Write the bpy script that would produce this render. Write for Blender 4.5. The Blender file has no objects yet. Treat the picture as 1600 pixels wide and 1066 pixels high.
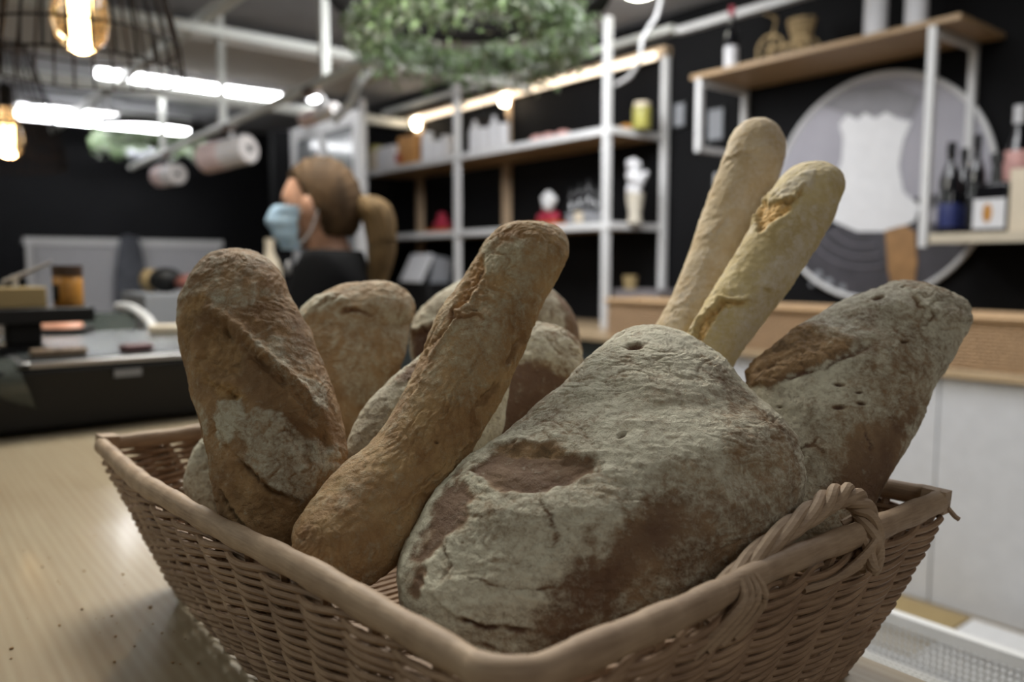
import bpy, math, random
import numpy as np
from mathutils import Vector, Matrix
random.seed(7); RNG = np.random.default_rng(7)
sc = bpy.context.scene
COL = sc.collection

# ------------------------------------------------------------------ camera
FPX = 1250.0; YAW = math.radians(38.7); PITCH = math.radians(5.4); HC = 1.26
cam_d = bpy.data.cameras.new('camera'); cam = bpy.data.objects.new('camera', cam_d); COL.objects.link(cam)
cam.location = (0, 0, HC); cam.rotation_euler = (math.pi/2 - PITCH, 0, -YAW)
cam_d.sensor_width = 36; cam_d.lens = FPX/1600*36; cam_d.clip_start = 0.02
cam_d.dof.use_dof = True; cam_d.dof.focus_distance = 0.52; cam_d.dof.aperture_fstop = 3.8; cam_d.dof.aperture_blades = 7
sc.camera = cam

# ------------------------------------------------------------------ world, lights, exposure
sc.view_settings.view_transform = 'Standard'; sc.view_settings.look = 'None'
sc.view_settings.gamma = 1; sc.view_settings.use_curve_mapping = False
sc.view_settings.exposure = 0.85
W = bpy.data.worlds.new('world'); sc.world = W; W.use_nodes = True
W.node_tree.nodes['Background'].inputs[0].default_value = (0.75, 0.85, 1.0, 1)
W.node_tree.nodes['Background'].inputs[1].default_value = 0.05

def area(name, loc, size, sy, power, col, target=None):
    d = bpy.data.lights.new(name, 'AREA'); d.shape = 'RECTANGLE'; d.size = size; d.size_y = sy
    d.energy = power; d.color = col
    o = bpy.data.objects.new(name, d); COL.objects.link(o); o.location = loc
    if target: o.rotation_euler = (Vector(target)-Vector(loc)).to_track_quat('-Z', 'Y').to_euler()
    return o
area('ceiling_light_counter', (0.75, 1.75, 2.66), 0.6, 1.2, 44, (1.0, 0.97, 0.88), (0.45, 0.7, 1.0))
area('ceiling_light_left', (-1.4, 1.6, 2.66), 1.4, 1.4, 12, (0.94, 1.0, 0.93), (0.3, 0.6, 1.0))
area('ceiling_light_aisle', (2.1, 1.4, 2.7), 1.0, 1.6, 24, (0.97, 0.98, 1.0))
area('ceiling_light_shelves', (2.3, 2.9, 2.7), 0.7, 1.1, 40, (0.97, 0.98, 1.0), (3.4, 4.4, 1.6))  # unseen lamp added above the view to brighten the rack
area('ceiling_light_far', (-0.9, 5.4, 2.68), 1.0, 1.6, 34, (0.97, 0.98, 1.0), (1.2, 7.0, 1.2))  # added out of view on the left to brighten the far end
area('ceiling_light_customer', (0.2, -1.6, 2.6), 1.6, 1.2, 8, (1.0, 0.97, 0.92), (1.2, 0.9, 0.6))  # weak fill added from the camera side, no visible fixture

# ------------------------------------------------------------------ picture <-> place helpers (used to measure positions)
_F = np.array([math.sin(YAW)*math.cos(PITCH), math.cos(YAW)*math.cos(PITCH), -math.sin(PITCH)])
_R = np.array([math.cos(YAW), -math.sin(YAW), 0.0]); _U = np.cross(_R, _F); _C = np.array([0, 0, HC])
def ray(x, y): return _F + _R*(x-800)/FPX - _U*(y-533)/FPX
def P(x, y, d): return _C + ray(x, y)*d
def onZ(x, y, z): r = ray(x, y); return _C + r*(z-HC)/r[2]
def onX(x, y, v): r = ray(x, y); return _C + r*v/r[0]
def onY(x, y, v): r = ray(x, y); return _C + r*v/r[1]

# ------------------------------------------------------------------ noise (numpy gradient noise)
_perm = RNG.permutation(256); _perm = np.concatenate([_perm, _perm, _perm])
_g = RNG.normal(size=(256, 3)); _g /= np.linalg.norm(_g, axis=1)[:, None]
def noise(p):
    p = np.asarray(p, float); i = np.floor(p).astype(int); f = p-i; i &= 255
    u = f*f*f*(f*(f*6-15)+10); r = np.zeros(len(p))
    for dx in (0, 1):
        wx = u[:, 0] if dx else 1-u[:, 0]
        for dy in (0, 1):
            wy = u[:, 1] if dy else 1-u[:, 1]
            for dz in (0, 1):
                wz = u[:, 2] if dz else 1-u[:, 2]
                h = _perm[_perm[_perm[(i[:, 0]+dx) & 255]+((i[:, 1]+dy) & 255)]+((i[:, 2]+dz) & 255)]
                r += wx*wy*wz*np.einsum('ij,ij->i', _g[h], f-np.array([dx, dy, dz]))
    return r*1.5
def fbm(p, o=4):
    a = 1.0; s = 0; t = 0
    for k in range(o):
        s = s+a*noise(p*(2**k)+k*17.3); t += a; a *= 0.5
    return s/t
def sstep(a, b, x): t = np.clip((x-a)/(b-a), 0, 1); return t*t*(3-2*t)

# ------------------------------------------------------------------ object helpers
def tag(o, label=None, cat=None, group=None, kind=None):
    if label: o['label'] = label
    if cat: o['category'] = cat
    if group: o['group'] = group
    if kind: o['kind'] = kind
    return o
def thing(name, loc, label, cat, group=None):
    o = bpy.data.objects.new(name, None); COL.objects.link(o); o.location = loc; o.empty_display_size = 0.02
    return tag(o, label, cat, group)
def world_loc(o):
    v = Vector((0, 0, 0))
    while o is not None: v += Vector(o.location); o = o.parent
    return v
def copy_tree(o, parent=None):
    c = o.copy(); COL.objects.link(c); c.parent = parent
    for ch in list(o.children): copy_tree(ch, c)
    return c
def rotm(rz=0, rx=0, ry=0):
    return np.array((Matrix.Rotation(rz, 3, 'Z') @ Matrix.Rotation(ry, 3, 'Y') @ Matrix.Rotation(rx, 3, 'X')))
class MB:
    def __init__(s): s.v = []; s.f = []; s.m = []; s.n = 0; s.cur = 0
    def add(s, v, f):
        v = np.asarray(v, float); s.v.append(v); s.f += [tuple(i+s.n for i in q) for q in f]; s.m += [s.cur]*len(f); s.n += len(v); return s
    def box(s, a, b):
        x0, y0, z0 = np.minimum(a, b); x1, y1, z1 = np.maximum(a, b)
        return s.add([(x0,y0,z0),(x1,y0,z0),(x1,y1,z0),(x0,y1,z0),(x0,y0,z1),(x1,y0,z1),(x1,y1,z1),(x0,y1,z1)],
                     [(0,3,2,1),(4,5,6,7),(0,1,5,4),(1,2,6,5),(2,3,7,6),(3,0,4,7)])
    def cbox(s, c, sz, R=None):
        h = np.array(sz)/2; q = np.array([(x,y,z) for z in (-1,1) for x,y in ((-1,-1),(1,-1),(1,1),(-1,1))])*h
        if R is not None: q = q @ np.array(R).T
        return s.add(q+np.array(c), [(0,3,2,1),(4,5,6,7),(0,1,5,4),(1,2,6,5),(2,3,7,6),(3,0,4,7)])
    def tube(s, pts, r, n=8, closed=False, flat=1.0, upv=(0,0,1)):
        p = np.asarray(pts, float); m = len(p); r = np.ones(m)*r
        if closed: t = np.roll(p, -1, 0)-np.roll(p, 1, 0)
        else: t = np.gradient(p, axis=0)
        t /= np.linalg.norm(t, axis=1)[:, None]+1e-12
        u = np.cross(t, np.array(upv, float)); bad = np.linalg.norm(u, axis=1) < 1e-3
        u[bad] = np.cross(t[bad], (1, 0, 0)); u /= np.linalg.norm(u, axis=1)[:, None]; w = np.cross(u, t)
        a = np.linspace(0, 2*np.pi, n, endpoint=False)
        v = p[:, None]+(u[:, None]*np.cos(a)[None, :, None]*flat+w[:, None]*np.sin(a)[None, :, None])*r[:, None, None]
        f = []
        for i in range(m if closed else m-1):
            j = (i+1) % m
            for k in range(n): l = (k+1) % n; f.append((i*n+k, i*n+l, j*n+l, j*n+k))
        if not closed: f += [tuple(range(n))[::-1], tuple(range((m-1)*n, m*n))]
        return s.add(v.reshape(-1, 3), f)
    def lathe(s, prof, c, n=24, R=None):
        a = np.linspace(0, 2*np.pi, n, endpoint=False); pr = np.array(prof, float); m = len(pr)
        v = np.stack([pr[:, 0][:, None]*np.cos(a), pr[:, 0][:, None]*np.sin(a), np.repeat(pr[:, 1][:, None], n, 1)], -1).reshape(-1, 3)
        if R is not None: v = v @ np.array(R).T
        f = []
        for i in range(m-1):
            for k in range(n): l = (k+1) % n; f.append((i*n+k, i*n+l, (i+1)*n+l, (i+1)*n+k))
        f += [tuple(range(n))[::-1], tuple(range((m-1)*n, m*n))]
        return s.add(v+np.array(c), f)
    def ball(s, c, r, n=16, m=10, R=None):
        pr = [(max(1e-4, math.sin(math.pi*i/m)), -math.cos(math.pi*i/m)) for i in range(m+1)]
        a = MB(); a.lathe(pr, (0, 0, 0), n); v = a.v[0]*np.array(r)
        if R is not None: v = v @ np.array(R).T
        return s.add(v+np.array(c), a.f)
    def prism(s, poly, ax, t0, t1):
        """poly: list of 2-tuples in the two axes other than ax, extruded along ax"""
        o = [i for i in range(3) if i != ax]; n = len(poly); v = np.zeros((2*n, 3))
        for i, q in enumerate(poly):
            for k, t in ((0, t0), (1, t1)): v[i+k*n, o[0]] = q[0]; v[i+k*n, o[1]] = q[1]; v[i+k*n, ax] = t
        return s.add(v, [tuple(range(n))[::-1], tuple(range(n, 2*n))]+[(i, (i+1) % n, n+(i+1) % n, n+i) for i in range(n)])
    def build(s, name, mats, parent=None, smooth=True, bevel=0, origin=None, sharp=35):
        v = np.concatenate(s.v)
        base = np.array(world_loc(parent)) if parent is not None else np.zeros(3)
        loc = (0, 0, 0)
        if parent is None and origin is not None:
            base = np.array([(v[:, 0].min()+v[:, 0].max())/2, (v[:, 1].min()+v[:, 1].max())/2, v[:, 2].min()]); loc = tuple(base)
        me = bpy.data.meshes.new(name); me.from_pydata((v-base).tolist(), [], s.f)
        if not isinstance(mats, (list, tuple)): mats = [mats]
        for m in mats: me.materials.append(m)
        if len(mats) > 1: me.polygons.foreach_set('material_index', s.m)
        me.update()
        if smooth:
            me.polygons.foreach_set('use_smooth', [True]*len(s.f)); me.set_sharp_from_angle(angle=math.radians(sharp))
        o = bpy.data.objects.new(name, me); COL.objects.link(o); o.parent = parent; o.location = loc
        if bevel:
            b = o.modifiers.new('bevel', 'BEVEL'); b.width = bevel; b.segments = 2; b.limit_method = 'ANGLE'
        return o
def single(name, mb, mats, label, cat, group=None, bevel=0, kind=None, **k):
    return tag(mb.build(name, mats, None, bevel=bevel, origin=True, **k), label, cat, group, kind)
def struct(name, mb, mats, bevel=0, **k):
    return tag(mb.build(name, mats, None, bevel=bevel, **k), kind='structure')

# ------------------------------------------------------------------ materials
def mat(name, col, rough=0.6, metal=0, var=0.0, scale=20, bump=0.0, bscale=80, emit=None, es=1, trans=0, coat=0, spec=0.5, stretch=None, alpha=1):
    m = bpy.data.materials.new(name); m.use_nodes = True; nt = m.node_tree; b = nt.nodes['Principled BSDF']
    b.inputs['Base Color'].default_value = (*col, 1); b.inputs['Roughness'].default_value = rough
    b.inputs['Metallic'].default_value = metal; b.inputs['Transmission Weight'].default_value = trans
    b.inputs['Coat Weight'].default_value = coat; b.inputs['Specular IOR Level'].default_value = spec; b.inputs['Alpha'].default_value = alpha
    if emit: b.inputs['Emission Color'].default_value = (*emit, 1); b.inputs['Emission Strength'].default_value = es
    tc = nt.nodes.new('ShaderNodeTexCoord'); src = tc.outputs['Object']
    if stretch:
        mp = nt.nodes.new('ShaderNodeMapping'); mp.inputs['Scale'].default_value = stretch; nt.links.new(src, mp.inputs[0]); src = mp.outputs[0]
    n = nt.nodes.new('ShaderNodeTexNoise'); n.inputs['Scale'].default_value = scale; n.inputs['Detail'].default_value = 6; nt.links.new(src, n.inputs['Vector'])
    v = max(var, 0.04)
    r = nt.nodes.new('ShaderNodeValToRGB'); r.color_ramp.elements[0].position = 0.3; r.color_ramp.elements[1].position = 0.7
    r.color_ramp.elements[0].color = (*[c*(1-v) for c in col], 1); r.color_ramp.elements[1].color = (*[min(1, c*(1+v)) for c in col], 1)
    nt.links.new(n.outputs[0], r.inputs[0]); nt.links.new(r.outputs[0], b.inputs['Base Color'])
    if bump:
        n2 = nt.nodes.new('ShaderNodeTexNoise'); n2.inputs['Scale'].default_value = bscale; n2.inputs['Detail'].default_value = 5; nt.links.new(src, n2.inputs['Vector'])
        bp = nt.nodes.new('ShaderNodeBump'); bp.inputs['Strength'].default_value = bump; bp.inputs['Distance'].default_value = 0.002
        nt.links.new(n2.outputs[0], bp.inputs['Height']); nt.links.new(bp.outputs[0], b.inputs['Normal'])
    return m
M = {}
M['white'] = mat('white_paint', (0.62, 0.62, 0.62), 0.4)
M['white_shiny'] = mat('white_laminate', (0.58, 0.59, 0.62), 0.35)
M['grey_beam'] = mat('grey_beam_paint', (0.58, 0.59, 0.55), 0.5)
M['black_wall'] = mat('black_wall_paint', (0.0055, 0.0055, 0.0062), 0.8, var=0.15, scale=3, spec=0.15)
M['black'] = mat('black_plastic', (0.006, 0.006, 0.0065), 0.5, spec=0.3)
M['black_metal'] = mat('black_metal', (0.015, 0.013, 0.012), 0.6, spec=0.2)
M['ceiling'] = mat('ceiling_grey', (0.27, 0.27, 0.28), 0.8, var=0.1, scale=4)
M['ceiling_tile'] = mat('ceiling_panel_beige', (0.42, 0.39, 0.35), 0.8)
M['dark_duct'] = mat('dark_duct', (0.03, 0.03, 0.03), 0.6)
M['floor'] = mat('floor_tile', (0.27, 0.21, 0.13), 0.5, var=0.12, scale=6)
M['shelf_wood'] = mat('shelf_wood', (0.36, 0.24, 0.13), 0.5, var=0.2, scale=14, stretch=(8, 0.7, 8))
M['pine'] = mat('pine_wood', (0.52, 0.38, 0.25), 0.5, var=0.15, scale=14, stretch=(6, 6, 0.7))
M['steel'] = mat('brushed_steel', (0.45, 0.45, 0.46), 0.3, metal=0.9)
M['glass'] = mat('clear_glass', (0.9, 0.95, 0.95), 0.05, trans=0.95, spec=0.4)
M['grey'] = mat('mid_grey', (0.23, 0.24, 0.26), 0.6)
M['panel_grey'] = mat('panel_grey', (0.42, 0.42, 0.44), 0.5)
M['apron'] = mat('grey_cloth', (0.085, 0.09, 0.105), 0.9, var=0.3, scale=12, bump=0.4, bscale=40)
M['brown_box'] = mat('kraft_card', (0.30, 0.22, 0.10), 0.8)
M['amber'] = mat('amber_contents', (0.42, 0.19, 0.03), 0.4, var=0.3, scale=30)
M['tube'] = mat('lit_tube', (1, 1, 1), 0.5, emit=(0.96, 0.97, 1.0), es=12)
M['led'] = mat('lit_led_strip', (1, 0.9, 0.75), 0.5, emit=(1.0, 0.78, 0.55), es=1.15)  # emission standing in for warm light falling on the top beam
M['led_spot'] = mat('lit_led_spot', (1, 0.9, 0.75), 0.5, emit=(1.0, 0.86, 0.64), es=14)
M['lamp_white'] = mat('lit_ceiling_lamp', (1, 1, 0.95), 0.5, emit=(1.0, 0.98, 0.85), es=9)
M['filament'] = mat('lit_filament', (1, 0.8, 0.5), 0.5, emit=(1.0, 0.72, 0.36), es=9)
M['amber_glass'] = mat('amber_glass', (0.95, 0.78, 0.52), 0.06, trans=0.95)
M['leaf'] = mat('pale_green_leaf', (0.22, 0.32, 0.15), 0.6, var=0.45, scale=9)
M['leaf_grey'] = mat('silver_leaf', (0.42, 0.47, 0.38), 0.6, var=0.35, scale=9)
M['skin'] = mat('skin', (0.55, 0.31, 0.21), 0.5, var=0.06, scale=10)
M['hair'] = mat('light_brown_hair', (0.068, 0.040, 0.019), 0.75, spec=0.2, var=0.45, scale=30, stretch=(1, 1, 0.25), bump=0.6, bscale=60)
M['hair_tail'] = mat('blonde_brown_hair', (0.125, 0.08, 0.036), 0.75, spec=0.2, var=0.4, scale=40, stretch=(2, 2, 0.2), bump=0.6, bscale=60)
M['mask'] = mat('blue_mask', (0.40, 0.56, 0.72), 0.8, var=0.12, scale=30, bump=0.3, bscale=60)
M['cloth_black'] = mat('black_cloth', (0.003, 0.003, 0.0035), 0.95, bump=0.3, spec=0.1)
M['red'] = mat('red_wrap', (0.35, 0.02, 0.05), 0.4, var=0.2)
M['orange'] = mat('orange_wrap', (0.50, 0.13, 0.015), 0.5, var=0.25, scale=25)
M['pink'] = mat('pink_rose', (0.62, 0.34, 0.31), 0.5, var=0.15)
M['blue'] = mat('dark_blue_label', (0.03, 0.04, 0.14), 0.4)
M['label'] = mat('paper_label', (0.62, 0.62, 0.64), 0.6)
M['cream'] = mat('cream_card', (0.60, 0.52, 0.40), 0.6)
M['dark_glass'] = mat('dark_bottle_glass', (0.006, 0.006, 0.008), 0.08, coat=0.5)
M['yellow'] = mat('yellow_pickles', (0.32, 0.30, 0.07), 0.35, var=0.3, scale=40)
M['rattan'] = mat('pale_rattan', (0.36, 0.26, 0.13), 0.7, var=0.3, scale=40)
M['meat'] = mat('pink_meat', (0.55, 0.27, 0.18), 0.4, var=0.2, scale=30)
M['ham'] = mat('cured_ham', (0.20, 0.07, 0.055), 0.5, var=0.3, scale=15)
M['tray_wicker'] = mat('tray_wicker', (0.38, 0.25, 0.14), 0.7, var=0.25, scale=60, stretch=(1, 1, 4))
M['roll'] = mat('spot_shell', (0.74, 0.70, 0.68), 0.5)

def wood_counter():
    m = bpy.data.materials.new('varnished_maple'); m.use_nodes = True; nt = m.node_tree; b = nt.nodes['Principled BSDF']
    L = nt.links.new; N = nt.nodes.new
    tc = N('ShaderNodeTexCoord'); mp = N('ShaderNodeMapping'); mp.inputs['Scale'].default_value = (1, 0.06, 1); L(tc.outputs['Object'], mp.inputs[0])
    n1 = N('ShaderNodeTexNoise'); n1.inputs['Scale'].default_value = 90; n1.inputs['Detail'].default_value = 5; n1.inputs['Distortion'].default_value = 0.3; L(mp.outputs[0], n1.inputs['Vector'])
    wv = N('ShaderNodeTexWave'); wv.wave_type = 'BANDS'; wv.bands_direction = 'X'; wv.inputs['Scale'].default_value = 32; wv.inputs['Distortion'].default_value = 5; wv.inputs['Detail'].default_value = 2; wv.inputs['Detail Scale'].default_value = 0.6; L(mp.outputs[0], wv.inputs['Vector'])
    n3 = N('ShaderNodeTexNoise'); n3.inputs['Scale'].default_value = 5; L(tc.outputs['Object'], n3.inputs['Vector'])
    mx = N('ShaderNodeMix'); mx.inputs[0].default_value = 0.22; L(n1.outputs[0], mx.inputs[2]); L(wv.outputs['Fac'], mx.inputs[3])
    mx2 = N('ShaderNodeMix'); mx2.inputs[0].default_value = 0.3; L(mx.outputs[0], mx2.inputs[2]); L(n3.outputs[0], mx2.inputs[3])
    r = N('ShaderNodeValToRGB'); e = r.color_ramp.elements; e[0].position = 0.25; e[0].color = (0.255, 0.19, 0.118, 1); e[1].position = 0.75; e[1].color = (0.36, 0.30, 0.205, 1)
    L(mx2.outputs[0], r.inputs[0]); L(r.outputs[0], b.inputs['Base Color'])
    b.inputs['Roughness'].default_value = 0.35; b.inputs['Coat Weight'].default_value = 0.55; b.inputs['Coat Roughness'].default_value = 0.13
    bp = N('ShaderNodeBump'); bp.inputs['Strength'].default_value = 0.08; bp.inputs['Distance'].default_value = 0.001
    n4 = N('ShaderNodeTexNoise'); n4.inputs['Scale'].default_value = 25; L(tc.outputs['Object'], n4.inputs['Vector'])
    L(n4.outputs[0], bp.inputs['Height']); L(bp.outputs[0], b.inputs['Normal']); L(bp.outputs[0], b.inputs['Coat Normal'])
    return m
M['counter'] = wood_counter()

def wicker_mat(name, c0, c1):
    m = bpy.data.materials.new(name); m.use_nodes = True; nt = m.node_tree; b = nt.nodes['Principled BSDF']; L = nt.links.new; N = nt.nodes.new
    tc = N('ShaderNodeTexCoord'); n1 = N('ShaderNodeTexNoise'); n1.inputs['Scale'].default_value = 35; n1.inputs['Detail'].default_value = 8; L(tc.outputs['Object'], n1.inputs['Vector'])
    mp = N('ShaderNodeMapping'); mp.inputs['Scale'].default_value = (60, 60, 900); L(tc.outputs['Object'], mp.inputs[0])
    n2 = N('ShaderNodeTexNoise'); n2.inputs['Scale'].default_value = 1; L(mp.outputs[0], n2.inputs['Vector'])
    mx = N('ShaderNodeMix'); mx.inputs[0].default_value = 0.4; L(n1.outputs[0], mx.inputs[2]); L(n2.outputs[0], mx.inputs[3])
    r = N('ShaderNodeValToRGB'); e = r.color_ramp.elements; e[0].position = 0.33; e[0].color = (*c0, 1); e[1].position = 0.66; e[1].color = (*c1, 1)
    L(mx.outputs[0], r.inputs[0]); L(r.outputs[0], b.inputs['Base Color']); b.inputs['Roughness'].default_value = 0.62; b.inputs['Specular IOR Level'].default_value = 0.3
    bp = N('ShaderNodeBump'); bp.inputs['Strength'].default_value = 0.35; bp.inputs['Distance'].default_value = 0.0006; L(n2.outputs[0], bp.inputs['Height']); L(bp.outputs[0], b.inputs['Normal'])
    return m
M['wicker'] = wicker_mat('basket_willow', (0.19, 0.115, 0.070), (0.385, 0.26, 0.165))
M['rim'] = wicker_mat('basket_rim_cane', (0.26, 0.18, 0.12), (0.43, 0.315, 0.215))

def bread_mat(name, crust0, crust1, flour=(0.52, 0.49, 0.38), crumb=(0.42, 0.25, 0.10), toast=(0.115, 0.05, 0.025), bump=0.5, fl_scale=260):
    """mask attribute: R flour, G torn crumb, B toasted crust"""
    m = bpy.data.materials.new(name); m.use_nodes = True; nt = m.node_tree; b = nt.nodes['Principled BSDF']; L = nt.links.new; N = nt.nodes.new
    def math_(op, a, c=None, v=None):
        n = N('ShaderNodeMath'); n.operation = op; L(a, n.inputs[0])
        if c is not None: L(c, n.inputs[1])
        if v is not None: n.inputs[1].default_value = v
        return n.outputs[0]
    tc = N('ShaderNodeTexCoord'); at = N('ShaderNodeAttribute'); at.attribute_name = 'mask'
    sp = N('ShaderNodeSeparateColor'); L(at.outputs['Color'], sp.inputs[0])
    def nz(s, d=6, dist=0.0, r=0.6):
        n = N('ShaderNodeTexNoise'); n.inputs['Scale'].default_value = s; n.inputs['Detail'].default_value = d; n.inputs['Distortion'].default_value = dist; n.inputs['Roughness'].default_value = r
        L(tc.outputs['Object'], n.inputs['Vector']); return n.outputs[0]
    a = nz(28, 8, 0.5); hf = nz(fl_scale, 5, 0.6, 0.7); vhf = nz(700, 3)
    r = N('ShaderNodeValToRGB'); e = r.color_ramp.elements; e[0].position = 0.36; e[0].color = (*crust0, 1); e[1].position = 0.64; e[1].color = (*crust1, 1); L(a, r.inputs[0])
    def mix(f, A, col):
        n = N('ShaderNodeMix'); n.data_type = 'RGBA'; L(f, n.inputs[0]); L(A, n.inputs[6]); n.inputs[7].default_value = (*col, 1); return n.outputs[2]
    c = mix(sp.outputs[2], r.outputs[0], toast)
    mid = nz(95, 7, 0.8, 0.65); rc = N('ShaderNodeValToRGB'); e = rc.color_ramp.elements; e[0].position = 0.34; e[0].color = (*[q*0.42 for q in crumb], 1); e[1].position = 0.6; e[1].color = (*[min(1, q*1.25) for q in crumb], 1); L(mid, rc.inputs[0])
    cm = N('ShaderNodeMix'); cm.data_type = 'RGBA'; L(sp.outputs[1], cm.inputs[0]); L(c, cm.inputs[6]); L(rc.outputs[0], cm.inputs[7]); c = cm.outputs[2]
    # flour: attribute + fine noise, thresholded
    s1 = math_('ADD', math_('MULTIPLY', hf, v=1.5), sp.outputs[0]); s1 = math_('ADD', s1, math_('MULTIPLY', vhf, v=0.4)); s1 = math_('ADD', s1, math_('MULTIPLY', math_('SUBTRACT', mid, v=0.5), v=1.5))
    mr = N('ShaderNodeMapRange'); mr.interpolation_type = 'SMOOTHSTEP'; L(s1, mr.inputs[0]); mr.inputs[1].default_value = 1.0; mr.inputs[2].default_value = 2.15; mr.inputs[3].default_value = 0.0; mr.inputs[4].default_value = 0.95
    c = mix(mr.outputs[0], c, flour)
    L(c, b.inputs['Base Color']); b.inputs['Roughness'].default_value = 0.72; b.inputs['Specular IOR Level'].default_value = 0.25
    # bump
    vo = N('ShaderNodeTexVoronoi'); vo.feature = 'DISTANCE_TO_EDGE'; vo.inputs['Scale'].default_value = 150
    wr = N('ShaderNodeVectorMath'); wr.operation = 'ADD'; nn = N('ShaderNodeTexNoise'); nn.inputs['Scale'].default_value = 60; L(tc.outputs['Object'], nn.inputs['Vector'])
    sc_ = N('ShaderNodeVectorMath'); sc_.operation = 'SCALE'; sc_.inputs[3].default_value = 0.02; L(nn.outputs['Color'], sc_.inputs[0]); L(tc.outputs['Object'], wr.inputs[0]); L(sc_.outputs[0], wr.inputs[1]); L(wr.outputs[0], vo.inputs['Vector'])
    cr = N('ShaderNodeMapRange'); L(vo.outputs['Distance'], cr.inputs[0]); cr.inputs[1].default_value = 0; cr.inputs[2].default_value = 0.07; cr.inputs[3].default_value = 0.0; cr.inputs[4].default_value = 1
    crm = math_('MULTIPLY', cr.outputs[0], v=0.16)
    h = math_('ADD', math_('MULTIPLY', hf, v=1.0), crm); h = math_('ADD', h, math_('MULTIPLY', vhf, v=0.25)); h = math_('ADD', h, math_('MULTIPLY', mr.outputs[0], v=0.45)); h = math_('ADD', h, math_('MULTIPLY', mid, v=1.3))
    bp = N('ShaderNodeBump'); bp.inputs['Strength'].default_value = bump; bp.inputs['Distance'].default_value = 0.0016; L(h, bp.inputs['Height']); L(bp.outputs[0], b.inputs['Normal'])
    return m

# ------------------------------------------------------------------ loaves
def catmull(A, n):
    A = np.asarray(A, float); k = len(A); t = np.linspace(0, k-1, n); i = np.clip(np.floor(t).astype(int), 0, k-2); u = (t-i)[:, None]
    p0 = A[np.clip(i-1, 0, k-1)]; p1 = A[i]; p2 = A[i+1]; p3 = A[np.clip(i+2, 0, k-1)]
    return 0.5*((2*p1)+(-p0+p2)*u+(2*p0-5*p1+4*p2-p3)*u**2+(-p0+3*p1-3*p2+p3)*u**3)
def seg_dist(px, py, pts):
    """distance (px), arclength fraction and side sign to a polyline"""
    best = np.full(len(px), 1e9); frac = np.zeros(len(px)); side = np.zeros(len(px)); pts = np.array(pts, float)
    L = np.linalg.norm(np.diff(pts, axis=0), axis=1); T = L.sum(); acc = 0
    for k in range(len(pts)-1):
        a = pts[k]; d = pts[k+1]-a; t = np.clip(((px-a[0])*d[0]+(py-a[1])*d[1])/(d@d), 0, 1)
        dx = px-a[0]-t*d[0]; dy = py-a[1]-t*d[1]; q = np.hypot(dx, dy); m = q < best
        best[m] = q[m]; frac[m] = ((acc+t*L[k])/T)[m]; side[m] = np.sign(d[0]*dy-d[1]*dx)[m]; acc += L[k]
    return best, frac, side
def poly_sd(px, py, poly):
    """signed distance, positive inside"""
    d, _, _ = seg_dist(px, py, list(poly)+[poly[0]]); ins = np.zeros(len(px), bool); n = len(poly)
    for i in range(n):
        x0, y0 = poly[i]; x1, y1 = poly[(i+1) % n]
        c = ((y0 > py) != (y1 > py)); xx = x0+(py-y0)*(x1-x0)/((y1-y0)+1e-9); ins ^= c & (px < xx)
    return np.where(ins, d, -d)
LOAF = []
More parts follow.
